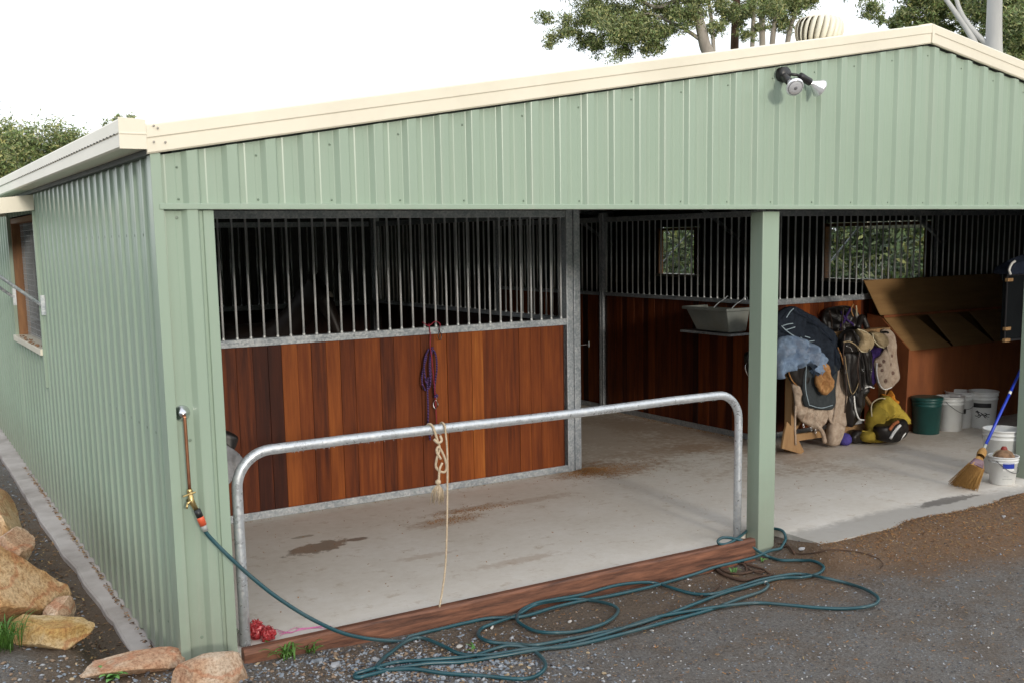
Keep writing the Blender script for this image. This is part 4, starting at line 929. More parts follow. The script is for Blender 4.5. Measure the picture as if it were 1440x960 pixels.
# ------------------------------------------------------------------ buckets
def bucket_prof(r0, r1, h, t=.006, ribs=True):
    rr = lambda z: r0+(r1-r0)*z/h
    p = [(0, 0), (r0-.004, 0), (r0, .004), (rr(h*.78), h*.78)]
    if ribs: p += [(rr(h*.78)+.006, h*.785), (rr(h*.8)+.006, h*.80), (rr(h*.81), h*.805), (rr(h*.87), h*.87), (rr(h*.87)+.007, h*.875), (rr(h*.9)+.007, h*.90), (rr(h*.9), h*.905)]
    p += [(r1, h*.965), (r1+.007, h*.97), (r1+.007, h), (r1-.001, h), (r1-t, h-.006), (r0-t, t), (0, t)]
    return p
M['wbucket'] = simple('white_bucket_plastic', (.74, .75, .74), (.66, .67, .66), .38, dirt=(.5, .45, .38)); M['gbucket'] = simple('dark_green_plastic', (.012, .075, .068), (.009, .055, .05), .42)
def wire(c, r, h, down=True, ang=0):
    n = 14; L_ = []
    for i in range(n+1):
        a = math.pi*i/n; x = math.cos(a)*r; y = -math.sin(a)*(.02)-r*.0
        L_.append(Vector((x*math.cos(ang), x*math.sin(ang), 0))+Vector((math.sin(ang), -math.cos(ang), 0))*(r*1.03*math.sin(a))+Vector((0, 0, h-math.sin(a)*r*.9))+Vector(c))
    return L_
def bucket(label, loc, r0, r1, h, mat, handle=True, group=None, ang=0, lid=False):
    t = thing('bucket', label, 'bucket', loc, 0, group)
    b = MB(); b.lathe(bucket_prof(r0, r1, h), loc, 36); b.build('shell', mat, t, smooth=True)
    if handle:
        b = MB(); b.tube(wire(loc, r1*1.0, h*.88, ang=ang), .0028, 6); b.build('handle', M['dark_wire'], t, smooth=True)
    if lid:
        b = MB(); b.lathe([(0, h+.012), (r1-.01, h+.012), (r1+.010, h+.008), (r1+.012, h-.02), (r1+.006, h-.022)], loc, 36); b.build('lid', mat, t, smooth=True)
    return t
M['dark_wire'] = simple('dark_wire', (.10, .10, .11), rough=.4, metal=.7)
bg_ = 'buckets standing along the brown feed bin'
def bp(u, v): p = on(u, v, z=0); return (p.x, p.y, .001)
p1 = bp(1302, 608); bucket('dark green bucket with lid, leftmost of the row by the feed bin', p1, .135, .155, .385, M['gbucket'], False, bg_, lid=True)
p2 = bp(1335, 604); k1 = bucket('white bucket with a black tie on its wire handle, next to the green one', (p2[0], p2[1], .001), .125, .148, .375, M['wbucket'], True, bg_, ang=.3)
b = MB(); q0 = Vector(p2)+Vector((.045, -.15, .22)); b.lathe([(0, -.03), (.012, -.02), (.012, .015), (0, .03)], q0, 8); b.build('tie', M['blackp'], k1)
p3 = bp(1356, 600); p3 = (p3[0]-.02, p3[1]+.06, .001); bucket('plain white bucket third in the row, between the tied bucket and the emblem bucket', p3, .13, .15, .40, M['wbucket'], True, bg_, ang=-.4)
p4 = bp(1383, 600); p4 = (p4[0], p4[1]+.02, .001); k4 = bucket('white bucket printed with a galloping black horse, at the right end of the row', p4, .13, .155, .405, M['wbucket'], False, bg_)
def on_bucket(t, loc, r0, r1, h, polys, mat, name, yaw, out=.0015):
    """polys: lists of (s,z) with s = arc metres round from the direction yaw"""
    v = []; f = []
    for P in polys:
        b0 = len(v)
        for s, z in P:
            r = r0+(r1-r0)*z/h+out; a = yaw+s/r; v.append((loc[0]+math.cos(a)*r, loc[1]+math.sin(a)*r, loc[2]+z))
        f.append(tuple(range(b0, b0+len(P))))
    return addmod(link(name, v, f, mat, t), solid=.0006)
def yaw_to_cam(loc): return math.atan2(CP.y-loc[1], CP.x-loc[0])
y4 = yaw_to_cam(p4)
def rect(s0, s1, z0, z1, n=10): return [(s0+(s1-s0)*i/n, z0) for i in range(n+1)]+[(s1-(s1-s0)*i/n, z1) for i in range(n+1)]
def strips(s0, s1, z0, z1, n=8): return [[(s0+(s1-s0)*i/n, z0), (s0+(s1-s0)*(i+1)/n, z0), (s0+(s1-s0)*(i+1)/n, z1), (s0+(s1-s0)*i/n, z1)] for i in range(n)]
on_bucket(k4, p4, .13, .155, .405, strips(-.10, .09, .235, .285), M['blackp'], 'name_band', y4)
horse2d = [[(-.085, .155), (-.07, .17), (-.055, .165), (-.045, .172), (-.03, .182), (-.01, .178), (.02, .180), (.04, .192), (.055, .205), (.062, .198), (.075, .185), (.07, .178), (.058, .182), (.048, .168), (.04, .155), (.02, .150), (-.01, .152), (-.035, .150), (-.05, .155), (-.07, .158)],
           [(-.035, .152), (-.05, .140), (-.07, .138), (-.075, .130), (-.045, .132), (-.022, .150)], [(-.02, .150), (-.03, .135), (-.045, .122), (-.036, .120), (-.018, .132), (-.006, .150)],
           [(.035, .155), (.055, .142), (.078, .145), (.08, .138), (.052, .134), (.025, .150)], [(.02, .150), (.03, .135), (.05, .125), (.044, .119), (.022, .130), (.01, .150)], [(-.06, .115), (.06, .115), (.06, .110), (-.06, .110)]]
on_bucket(k4, p4, .13, .155, .405, [[(-s, z) for s, z in P][::-1] for P in horse2d], M['blackp'], 'horse_emblem', y4, .002)
letters = []
def glyph(ch, s, z, w_, h_, out_):
    seg = {'F': ((0, 0, .3, 1), (0, .8, 1, 1), (0, .4, .8, .58)), 'E': ((0, 0, .3, 1), (0, .8, 1, 1), (0, .4, .8, .58), (0, 0, 1, .2)), 'D': ((0, 0, .3, 1), (0, .8, .8, 1), (0, 0, .8, .2), (.7, .15, 1, .85)), 'M': ((0, 0, .25, 1), (.75, 0, 1, 1), (.25, .6, .75, .85)), 'A': ((0, 0, .28, 1), (.72, 0, 1, 1), (0, .8, 1, 1), (0, .4, 1, .58)), 'I': ((.3, 0, .65, 1),), 'L': ((0, 0, .3, 1), (0, 0, 1, .2)), 'T': ((.35, 0, .65, 1), (0, .8, 1, 1)), 'R': ((0, 0, .28, 1), (0, .8, 1, 1), (.72, .5, 1, 1), (0, .4, 1, .56), (.6, 0, .9, .4))}[ch]
    for a, c, b_, d in seg: out_.append([(s+a*w_, z+c*h_), (s+b_*w_, z+c*h_), (s+b_*w_, z+d*h_), (s+a*w_, z+d*h_)])
# front buckets right of the broom
p5 = bp(1410, 664); p5 = (p5[0], p5[1]+.02, .001)
k5 = bucket('large open white bucket behind the small pail, beside the broom', p5, .14, .165, .40, M['wbucket'], False, ang=.2)
p6 = (6.955, .055, .001)
k6 = bucket('small white pail with a blue label standing in front of the large open bucket', p6, .100, .120, .245, M['wbucket'], True, ang=.1)
y6 = yaw_to_cam(p6)
on_bucket(k6, p6, .100, .120, .245, strips(.0, .10, .150, .200), simple('blue_label', (.02, .05, .40), rough=.4), 'label', y6+0)
on_bucket(k6, p6, .100, .120, .245, strips(.0, .10, .128, .149), M['white'], 'label', y6+0, .002)
on_bucket(k6, p6, .100, .120, .245, strips(.0, .08, .055, .058)+strips(.01, .05, .078, .081), M['greyp'], 'fine_print', y6, .002)
# dry round bundle in the pail
tb = thing('twine_ball', 'brown ball of baling twine with a red top sitting in the small pail', 'twine', (p6[0], p6[1], .18))
b = MB(); c = Vector((p6[0]+.005, p6[1], .215)); b.lathe([(0, -.08), (.06, -.06), (.093, -.015), (.090, .02), (.065, .06), (.028, .08), (0, .083)], c, 20); b.build('ball', simple('brown_twine', (.30, .18, .10), (.10, .055, .03), .85, scale=30, bst=.8, bsc=60), tb, smooth=True)
b = MB()
for k in range(5):
    a = k*.6; b.tube([c+Vector((math.cos(a)*math.cos(t_*.3)*.092, math.sin(a)*math.cos(t_*.3)*.092, math.sin(t_*.3)*.080)) for t_ in range(0, 6)], .004, 6)
b.build('strands', M['bind'], tb, smooth=True)
b = MB(); b.lathe([(.022, .06), (.028, .085), (.018, .105), (0, .108)], c, 12); b.build('red_top', simple('dull_red', (.28, .04, .03)), tb, smooth=True)

# ------------------------------------------------------------------ broom
br = thing('broom', 'straw broom with a blue handle leaning at the slab edge', 'broom', (6.5, .1, 0))
q0 = Vector((6.30, .14, .0)); top_ = Vector((7.72, .40, 1.28)); dirb = (on(1440, 510, y=.26)-on(1385, 627, y=.05)).normalized()
hA = on(1385, 627, y=.05); hB = hA+dirb*1.15
b = MB(); b.tube([hA-dirb*.03, hB], .0125, 12); b.build('handle', simple('blue_paint', (.015, .05, .50), (.012, .04, .42), .3), br, smooth=True)
hl = (on(1420, 554, y=.19)-hA).length
b = MB(); b.tube([hA+dirb*(hl-.02), hA+dirb*(hl+.015)], .0131, 12); b.build('sticker', M['white'], br, smooth=True)
b = MB(); b.tube([hA-dirb*.05, hA+dirb*.02], .0135, 12); b.build('ferrule', M['greyp'], br, smooth=True)
M['straw'] = simple('broom_straw', (.42, .24, .07), (.26, .13, .035), .75, scale=30, stretch=(4, 4, 1))
neck = on(1381, 636, y=.03); waist = on(1373, 655, y=-.01); hemL = on(1338, 680, z=.012); hemR = on(1371, 688, z=.010)
ax = (neck-waist).normalized()
b = MB(); b.lathe([(.0, .05), (.02, .045), (.034, .02), (.038, -.01), (.034, -.045)], neck, 16, ax); 
R = random.Random(3)
def lerp(a, b_, t): return a+(b_-a)*t
wl = on(1364, 652, y=-.01); wr_ = on(1381, 660, y=-.01)
for i in range(420):
    s = R.random(); dy = R.uniform(-1, 1); tt = lerp(hemL, hemR, s)+Vector((R.uniform(-.012, .012), dy*.035, R.uniform(-.012, .02)))
    tt.z = max(tt.z, .002)
    st = lerp(wl, wr_, s)+Vector((0, dy*.022, 0)); n0 = neck+(st-neck)*.3
    b.tube([n0, st, tt], [.0035, .0032, .0018], 4, caps=False)
b.build('bristles', M['straw'], br)
b = MB()
for k in (0., .3, .6):
    a, c_ = lerp(wl, neck, .10+k*.5), lerp(wr_, neck, .10+k*.5); cc = (a+c_)/2; ex = (c_-a)/2*1.12
    b.tube([cc+ex*math.cos(t_)+Vector((0, .030, 0))*math.sin(t_) for t_ in [6.283*i/16 for i in range(16)]], .0035, 6, closed=True)
b.build('stitching', simple('purple_stitch', (.25, .16, .22)), br, smooth=True)
b = MB(); a, c_ = lerp(wl, neck, .05), lerp(wr_, neck, .05)
e = (c_-a)/2; cc = (a+c_)/2; a2, c2 = lerp(wl, neck, .5), lerp(wr_, neck, .5); e2 = (c2-a2)/2; cc2 = (a2+c2)/2
n = 20; v = []
for (o_, ee, w__) in ((cc, e*1.08, .029), (cc2, e2*1.15, .034)):
    v += [o_+ee*math.cos(6.283*i/n)+Vector((0, w__, 0))*math.sin(6.283*i/n) for i in range(n)]
addmod(link('binding', v, [(i, (i+1) % n, n+(i+1) % n, n+i) for i in range(n)], simple('faded_binding', (.24, .15, .18), (.16, .10, .11)), br, smooth=True), solid=.002)

# ------------------------------------------------------------------ black panel at the right edge
YC = 1.0
c0 = on(1413, 388, y=YC); c1 = on(1415, 478, y=YC); cx0 = (c0.x+c1.x)/2; cz0, cz1 = c1.z, c0.z
cu = thing('display_panel', 'black panel on legs at the right edge with small timber blocks on its side', 'panel', (cx0+.4, YC+.03, 0))
b = MB(); b.box(cx0, cx0+.9, YC, YC+.045, cz0, cz1); b.build('board', simple('black_cloth', (.010, .012, .014), rough=.9, spec=.1), cu, bevel=.004)
for x in (cx0+.52, cx0+.82):
    b = MB(); b.box(x, x+.05, YC+.047, YC+.097, .001, cz1-.05); b.build('leg', M['blackp'], cu)
b = MB(); b.box(cx0-.004, cx0+.9, YC-.014, YC-.002, cz0-.012, cz0+.004); b.box(cx0-.008, cx0+.004, YC-.012, YC-.0021, cz0+.004, cz1-.002); b.box(cx0-.004, cx0+.9, YC-.014, YC-.002, cz1-.002, cz1+.008); b.build('edge_trim', M['dark_wire'], cu)
for z in (cz0-.012, cz0+.10, cz1-.055):
    b = MB(); b.box(cx0-.055, cx0+.03, YC-.05, YC-.016, z, z+.032); b.build('timber_block', M['timber'], cu, bevel=.003)
nr_ = thing('saddle_cover', 'navy padded cover with a white rolled edge on top of the black panel', 'cover', (cx0+.4, YC+.03, cz1))
v = []; f = []; prof = [(-.03, .01), (-.035, .05), (.0, .10), (.06, .135), (.20, .17), (.5, .22), (.85, .24)]
for j in range(5):
    y = YC-.04+j*.04
    for x, z in prof: v.append((cx0+x, y, cz1+.01+z*(1-.25*abs(j-2)/2)))
    v += [(cx0+.85, y, cz1+.012), (cx0-.0, y, cz1+.012)]
k = len(prof)+2
for j in range(4):
    for i in range(k): a = j*k+i; l = j*k+(i+1) % k; f.append((a, l, l+k, a+k))
f += [tuple(range(k))[::-1], tuple(range(4*k, 5*k))]
link('padding', v, f, M['navy'], nr_, smooth=False)
b = MB(); b.tube(smooth_path([(cx0-.02, YC-.05, cz1+.015), (cx0-.045, YC-.05, cz1+.06), (cx0-.01, YC-.05, cz1+.115), (cx0+.04, YC-.05, cz1+.14)], 6), .012, 10); b.build('rolled_edge', M['white'], nr_, smooth=True)

# ------------------------------------------------------------------ rug behind the left pier, hay net
rg = soft('saddle_pad', 'grey saddle pad poking out behind the green corner pier', 'pad', [(296, 620), (312, 622), (330, 632), (342, 645), (340, 657), (330, 668), (320, 682), (300, 690)], 1.2, fab('grey_pad', (.34, .34, .35), (.24, .24, .25)), .04, .04, seed=30, center=(315, 650))
rk = soft('saddle', 'black saddle seat above the grey pad behind the corner pier', 'saddle', [(296, 600), (316, 604), (333, 612), (333, 622), (326, 634), (312, 628), (296, 622)], 1.25, M['blackl'], .05, .05, seed=31)
rs = thing('saddle_bracket', 'steel bracket carrying the grey pad behind the corner pier', 'bracket', (.3, 1.3, .8))
b = MB(); c = on(315, 640, y=1.28); b.bar((.03, 1.30, c.z-.02), (c.x+.10, 1.30, c.z-.02), .06, .04); b.bar((.03, 1.30, c.z-.35), (c.x-.05, 1.30, c.z-.06), .03, .03); b.build('arm', M['galv'], rs)
hn = thing('hay_net', 'crumpled red plastic net bag with pink strings beside the rail leg', 'net', tuple(on(365, 895, z=0)))
q, t, bs = newmat('red_net'); mp = coords(t, (1, 1, 1)); n = noise(t, mp, 60, 4); rr = ramp(t, [(.4, (.22, .012, .015)), (.55, (.5, .04, .05)), (.68, (.75, .32, .32))]); t.links.new(n.outputs['Fac'], rr.inputs[0]); t.links.new(rr.outputs[0], bs.inputs['Base Color']); bs.inputs['Roughness'].default_value = .35; M['net'] = q
R = random.Random(9); b = MB()
c1_ = on(361, 890, z=.03); c2_ = on(378, 895, z=.02)
for i in range(80):
    c = (c1_ if i % 2 else c2_); s = .052 if i % 2 else .040
    L_ = [];
    for k in range(9):
        d = Vector((R.gauss(0, 1), R.gauss(0, .6), R.gauss(0, 1))).normalized()*s*R.uniform(.5, 1); p = c+d+Vector((0, 0, .015)); p.z = max(.004, p.z*1.15); L_.append(p)
    b.tube(smooth_path(L_, 4), .0016, 4, caps=False)
b.build('netting', M['net'], hn)
def blob(name, c, r, mat, parent, seed, sq=(1, 1, 1), sub=3, amp=.25, fs=2.5, flat=0):
    bm = bmesh.new(); bmesh.ops.create_icosphere(bm, subdivisions=sub, radius=1)
    for v_ in bm.verts:
        p = v_.co.copy(); n = mnoise.noise(p*fs*.6+Vector((seed, seed*2, 0)))*amp+mnoise.noise(p*fs*2+Vector((seed, 0, 5)))*amp*.35
        p = p*(1+n); v_.co = Vector((p.x*r*sq[0], p.y*r*sq[1], p.z*r*sq[2]))+Vector(c)
    V = [v_.co.copy() for v_ in bm.verts]; F = [tuple(x.index for x in f_.verts) for f_ in bm.faces]; bm.free()
    return link(name, V, F, mat, parent, smooth=True)
blob('crumpled_plastic', c1_+Vector((0, 0, .015)), .042, M['net'], hn, 3, (1, .7, 1), amp=.7, fs=4); blob('crumpled_plastic', c2_+Vector((0, 0, .01)), .034, M['net'], hn, 7, (1.1, .7, .9), amp=.7, fs=4)
M['pink'] = simple('pink_string', (.60, .16, .36), rough=.6)
b = MB()
for k in range(4):
    b.tube(smooth_path([on(388+k*2, 884+k*3, z=.005), on(405+k*3, 885+R.uniform(-4, 5), z=.006), on(425, 882+R.uniform(-4, 3), z=.005), on(448+k*6, 881+R.uniform(-2, 2), z=.006)], 5), .0016, 5)
b.build('strings', M['pink'], hn)
# ------------------------------------------------------------------ horse in the left stall
def skin(name, nodes, edges, mat, parent=None, sub=2):
    me = bpy.data.meshes.new(name); me.from_pydata([n[0] for n in nodes], edges, []); o = bpy.data.objects.new(name, me); C.objects.link(o)
    me.materials.append(mat); q = o.modifiers.new('k', 'SKIN'); 
    for i, n in enumerate(nodes):
        r = n[1]; me.skin_vertices[0].data[i].radius = (r, r) if not isinstance(r, tuple) else r
    me.skin_vertices[0].data[0].use_root = True; q.use_smooth_shade = True
    s = o.modifiers.new('u', 'SUBSURF'); s.levels = sub; s.render_levels = sub
    if parent: o.parent = parent
    return o
M['horse'] = simple('dark_bay_coat', (.022, .013, .009), (.012, .007, .006), .5)
# local frame: x forward, z up; then turned and placed
H = thing('horse', 'dark horse with a small white star looking out through the stall bars', 'horse', (2.0, 5.35, 0), math.radians(-52))
nd = [((-.35, 0, 1.08), .28), ((-.05, 0, 1.06), .29), ((.28, 0, 1.08), .27), ((.48, 0, 1.18), .22), ((.66, 0, 1.38), .16), ((.80, 0, 1.58), .125), ((.90, 0, 1.70), .105), ((1.0, 0, 1.60), .10), ((1.08, 0, 1.44), .075), ((1.14, 0, 1.30), .058), ((1.17, 0, 1.22), .05),
      ((-.68, 0, 1.12), .27), ((-.88, 0, 1.10), .2), ((-.98, 0, 1.12), .06), ((-1.06, 0, .85), .05), ((-1.08, 0, .55), .05)]
ed = [(0, 1), (1, 2), (2, 3), (3, 4), (4, 5), (5, 6), (6, 7), (7, 8), (8, 9), (9, 10), (0, 11), (11, 12), (12, 13), (13, 14), (14, 15)]
def leg(base, pts):
    last = base
    for p, r in pts: nd.append((p, r)); ed.append((last, len(nd)-1)); last = len(nd)-1
for s in (-1, 1):
    leg(2, [((.38, s*.15, .92), .12), ((.40, s*.15, .70), .075), ((.42, s*.15, .48), .055), ((.41, s*.15, .25), .036), ((.41, s*.15, .12), .04), ((.45, s*.15, .03), .055)])
    leg(11, [((-.70, s*.15, .92), .16), ((-.60, s*.16, .72), .11), ((-.82, s*.15, .50), .062), ((-.80, s*.15, .25), .04), ((-.79, s*.15, .12), .044), ((-.75, s*.15, .03), .058)])
    leg(6, [((.90, s*.06, 1.78), .03), ((.915, s*.085, 1.84), .022), ((.92, s*.09, 1.875), .008)])
body = skin('body', nd, ed, M['horse'], H)
b = MB(); 
for i in range(12): b.tube([(.90-.05*i, 0, 1.81-.055*i), (.86-.05*i, .05, 1.74-.055*i), (.84-.05*i, .11, 1.62-.055*i)], [.03, .025, .008], 6)
b.tube([(.93, 0, 1.80), (1.0, 0, 1.74), (1.04, .0, 1.66)], [.03, .022, .006], 6); b.build('mane', simple('black_hair', (.008, .007, .007), rough=.6), H, smooth=True, local=True)
b = MB(); b.lathe([(0, .012), (.026, .010), (.040, 0), (.03, -.01)], (1.082, .0, 1.64), 10, (.8, 0, .55)); b.build('star', simple('white_hair', (.75, .66, .58)), H, smooth=True, local=True)
for s in (-1, 1):
    b = MB(); b.lathe([(0, .014), (.012, .010), (.016, 0), (.01, -.01)], (1.035, s*.078, 1.60), 10, (.3, s, .1)); b.build('eye', M['blackp'], H, smooth=True, local=True)
    b = MB(); b.lathe([(0, .004), (.010, .003), (.014, -.002)], (1.205, s*.026, 1.235), 8, (1, s*.4, 0)); b.build('nostril', M['blackp'], H, smooth=True, local=True)

# ------------------------------------------------------------------ rocks
def rock_mat(name, a, b, c_, sc_=3.0):
    q, t, bs = newmat(name); mp = coords(t); n = noise(t, mp, sc_, 7, .68); n2 = noise(t, mp, sc_*16, 8, .75)
    r = ramp(t, [(.30, b), (.48, a), (.60, c_), (.72, a)]); t.links.new(n.outputs['Fac'], r.inputs[0])
    dk = ramp(t, [(.34, (.50, .44, .40)), (.55, (1, 1, 1))]); t.links.new(n2.outputs['Fac'], dk.inputs[0])
    wv = N(t, 'ShaderNodeTexWave'); wv.inputs['Scale'].default_value = 2.2; wv.inputs['Distortion'].default_value = 9; wv.inputs['Detail'].default_value = 5; wv.inputs['Detail Scale'].default_value = 1.5; wv.bands_direction = 'Z'
    t.links.new(mp.outputs[0], wv.inputs[0]); vr = ramp(t, [(.90, (0, 0, 0)), (.99, (1, 1, 1))]); t.links.new(wv.outputs['Fac'], vr.inputs[0])
    cc = mixc(t, math_(t, 'MULTIPLY', vr.outputs[0], .5), r.outputs[0], (.48, .17, .07))
    t.links.new(mixc(t, 1.0, cc, dk.outputs[0], 'MULTIPLY'), bs.inputs['Base Color']); bs.inputs['Roughness'].default_value = .85
    f = math_(t, 'ADD', n.outputs['Fac'], math_(t, 'MULTIPLY', n2.outputs['Fac'], .5)); bump(t, bs, f, .8, .03); return q
M['rockA'] = rock_mat('orange_sandstone', (.56, .33, .15), (.34, .15, .06), (.70, .50, .30)); M['rockB'] = rock_mat('ochre_sandstone', (.58, .37, .13), (.46, .18, .06), (.68, .52, .30), 4)
M['rockC'] = rock_mat('pink_sandstone', (.56, .37, .24), (.44, .20, .10), (.66, .52, .39), 4)
def rock(label, c, size, mat, seed, rz=0, cuts=11, sub=4, group='sandstone rocks edging the left side of the shed'):
    R = random.Random(seed); bm = bmesh.new(); bmesh.ops.create_icosphere(bm, subdivisions=sub, radius=1)
    pl = [(Vector((R.gauss(0, 1), R.gauss(0, 1), R.gauss(0, .9))).normalized(), R.uniform(.48, .78)) for _ in range(cuts)]
    V = []
    for v_ in bm.verts:
        p = v_.co.copy()
        for n, d in pl:
            k = p.dot(n)
            if k > d: p -= n*(k-d)*.985
        p *= 1+mnoise.noise(v_.co*2+Vector((seed, 0, 0)))*.04+mnoise.noise(v_.co*7+Vector((seed, 3, 0)))*.035+mnoise.noise(v_.co*18+Vector((seed, 3, 7)))*.014
        p = Vector((p.x*size[0], p.y*size[1], p.z*size[2])); p.rotate(Matrix.Rotation(rz, 3, 'Z')); V.append(p+Vector(c))
    F = [tuple(x.index for x in f_.verts) for f_ in bm.faces]; bm.free()
    o = link('rock', V, F, mat, smooth=True); me = o.data
    me.set_sharp_from_angle(angle=math.radians(24))
    return tag(o, label, 'rock', group)
def gp3(u, v, z): p = on(u, v, z=z); return p
rock('largest orange sandstone boulder at the left edge of the photo', on(2, 838, y=1.0), (.40, .32, .30), M['rockA'], 12, .5)
rock('ochre boulder with a red crack, low and to the right of the largest boulder', on(72, 890, y=.60), (.25, .20, .14), M['rockB'], 8, -.2)
rock('thin pale slab wedged between the largest boulder and the ochre boulder', on(84, 858, y=.78), (.16, .10, .075), M['rockC'], 9, .7)
rock('long flat pink rock half buried at the foot of the green corner', on(182, 934, y=.06), (.285, .14, .085), M['rockC'], 21, -.2)
rock('pinkish orange rock just in front of the green corner pier', on(301, 957, y=-.30), (.245, .16, .14), M['rockC'], 33, -.2)
rock('pale veined rock behind and above the largest boulder', on(16, 778, y=1.45), (.16, .22, .17), M['rockC'], 41, .2)
rock('brown rock at the left edge, farthest along the wall', on(-8, 738, y=2.2), (.20, .60, .24), M['rockA'], 47, .1)

# ------------------------------------------------------------------ loose stones, litter
def pebble_field(name, label, cat, n, sampler, smin, smax, mats, seed, hz_=.35):
    R = random.Random(seed); v = []; f = []; fm = []
    base = [Vector(p) for p in ((1, 0, 0), (-1, 0, 0), (0, 1, 0), (0, -1, 0), (0, 0, 1), (0, 0, -1), (.6, .6, .5), (-.6, .5, .55), (-.5, -.65, .5), (.6, -.6, .45))]
    bm = bmesh.new()
    for p in base: bm.verts.new(p)
    bmesh.ops.convex_hull(bm, input=bm.verts); bm.verts.index_update(); BV = [x.co.copy() for x in bm.verts]; BF = [tuple(x.index for x in q.verts) for q in bm.faces]; bm.free()
    for _ in range(n):
        x, y = sampler(R); s = smin+(smax-smin)*R.random()**2.2; a = R.uniform(0, 6.28); ca, sa = math.cos(a), math.sin(a)
        sx_, sy_, sz_ = s*R.uniform(.7, 1.3), s*R.uniform(.5, 1), s*R.uniform(hz_, hz_*2); tl_ = R.uniform(-.5, .5)
        z = ground_z(x, y)+sz_*.35; b0 = len(v)
        for p in BV:
            px, py, pz = p.x*sx_*R.uniform(.85, 1.15), p.y*sy_*R.uniform(.85, 1.15), p.z*sz_
            pz += px*tl_; v.append((x+px*ca-py*sa, y+px*sa+py*ca, z+pz))
        m_ = R.choices(range(len(mats)), [q[1] for q in mats])[0]
        for q in BF: f.append(tuple(b0+i for i in q)); fm.append(m_)
    o = link(name, v, f, None, mats=[q[0] for q in mats], fm=fm); return tag(o, label, cat, kind='stuff')
S = {k: simple('stone_'+k, c, tuple(x*.7 for x in c), .75, scale=30) for k, c in dict(blue=(.24, .27, .31), pale=(.38, .39, .41), dark=(.10, .10, .11), brown=(.26, .18, .12), white=(.52, .50, .47), tan=(.42, .32, .20)).items()}
def dens_blue(R):
    while 1:
        k = R.random()
        if k < .70: u, v = R.gauss(600, 100), R.gauss(944, 17)
        elif k < .8: u, v = R.gauss(300, 40), R.gauss(955, 10)
        else: u, v = R.uniform(380, 760), R.gauss(915, 16)
        if v > 975 or v < 868: continue
        p = gpt(u, v)
        if p.y < -.085: return p.x, p.y
pebble_field('blue_gravel', 'loose blue grey gravel spilled between the hose loops and the sleeper', 'gravel', 4200, dens_blue, .003, .017, [(S['blue'], 5), (S['pale'], 2.2), (S['dark'], 3), (S['brown'], 2.5), (S['tan'], .5)], 1)
def dens_all(R):
    while 1:
        u = R.uniform(-60, 1500); v = 700+R.random()**.8*290
        p = gpt(u, v)
        if p.y < -.08 and p.z < .9 and -3 < p.x < 9.5: return p.x, p.y
pebble_field('driveway_stones', 'small grey stones scattered over the dark driveway', 'stones', 11000, dens_all, .0015, .0095, [(S['blue'], 2), (S['pale'], 2), (S['dark'], 5), (S['brown'], 4), (S['white'], .5)], 2, .3)
def dens_left(R):
    while 1:
        x = R.gauss(-.5, .22); y = R.uniform(.5, 7.5)**1
        if x < -.17: return x, y
pebble_field('trench_stones', 'wet gravel and dirt lumps in the gap between the footing and the rocks', 'stones', 1600, dens_left, .004, .018, [(S['blue'], 3), (S['dark'], 4), (S['brown'], 4), (S['pale'], 1)], 3)
def dens_corner(R): return R.uniform(-1.3, .4), R.uniform(-1.1, .35)
pebble_field('corner_gravel', 'mixed gravel around the rocks at the bottom left corner', 'stones', 2600, dens_corner, .003, .016, [(S['blue'], 3), (S['pale'], 2), (S['brown'], 4), (S['dark'], 3), (S['tan'], 1)], 4)
# a few larger stones one can pick out
for k, (u, v, s, mm, lb) in enumerate([(448, 927, .035, 'blue', 'flat blue grey stone below the left end of the sleeper'), (470, 935, .042, 'pale', 'flat pale stone lying right of the weeds'), (527, 926, .036, 'pale', 'angular pale stone beside the lowest hose end'), (647, 908, .024, 'white', 'round white stone between the crossing hoses'), (692, 881, .024, 'white', 'pale stone standing in the small hose loop near the sleeper'), (1072, 779, .02, 'white', 'white stone at the foot of the green middle post'), (1128, 771, .03, 'pale', 'pale stone against the slab right of the middle post'), (801, 873, .02, 'white', 'white chip inside the round hose coil'), (917, 886, .018, 'white', 'white chip just below the hose bundle'), (1412, 725, .02, 'pale', 'pale stone alone on the driveway under the pail')]):
    p = gpt(u, v, s*.3); rock(lb, p, (s, s*.7, s*.45), S[mm], 60+k, k, 10, 2, None)
# twigs
M['bark'] = simple('dark_bark', (.10, .055, .035), (.05, .028, .018), .85, scale=20, bst=.6, bsc=80)
tg_ = thing('twigs', 'tangle of brown roots on the ground in front of the green middle post', 'roots', tuple(gpt(1050, 800)))
R = random.Random(12); b = MB()
for L_, r_ in (([(1008, 800), (1016, 806), (1030, 812), (1048, 815), (1068, 810), (1085, 808)], .012), ([(1010, 798), (1022, 803), (1040, 806), (1062, 802), (1075, 803)], .010), ([(1034, 790), (1046, 793), (1050, 802), (1042, 806)], .009), ([(1048, 792), (1062, 796), (1074, 800), (1082, 806), (1090, 809)], .010), ([(1044, 788), (1049, 796), (1060, 803), (1072, 805)], .008), ([(985, 838), (1000, 832), (1012, 822), (1016, 815)], .006)):
    pts = [gpt(u, v, .014) for u, v in L_]; b.tube(smooth_path(pts, 5), [r_*(1-.5*i/(len(pts)*5)) for i in range((len(pts)-1)*5+1)], 7)
b.build('roots', M['bark'], tg_, smooth=True)
st_ = thing('dead_stem', 'long thin dead stem lying on the dirt right of the middle post', 'stem', tuple(gpt(1150, 775)))
b = MB(); b.tube(smooth_path([gpt(u, v, .01) for u, v in [(1094, 764), (1105, 764), (1112, 774), (1125, 778), (1150, 776), (1168, 772), (1190, 773), (1215, 777), (1235, 784)]], 5), .004, 6); b.tube(smooth_path([gpt(u, v, .01) for u, v in [(1100, 768), (1110, 768), (1118, 778)]], 4), .009, 6)
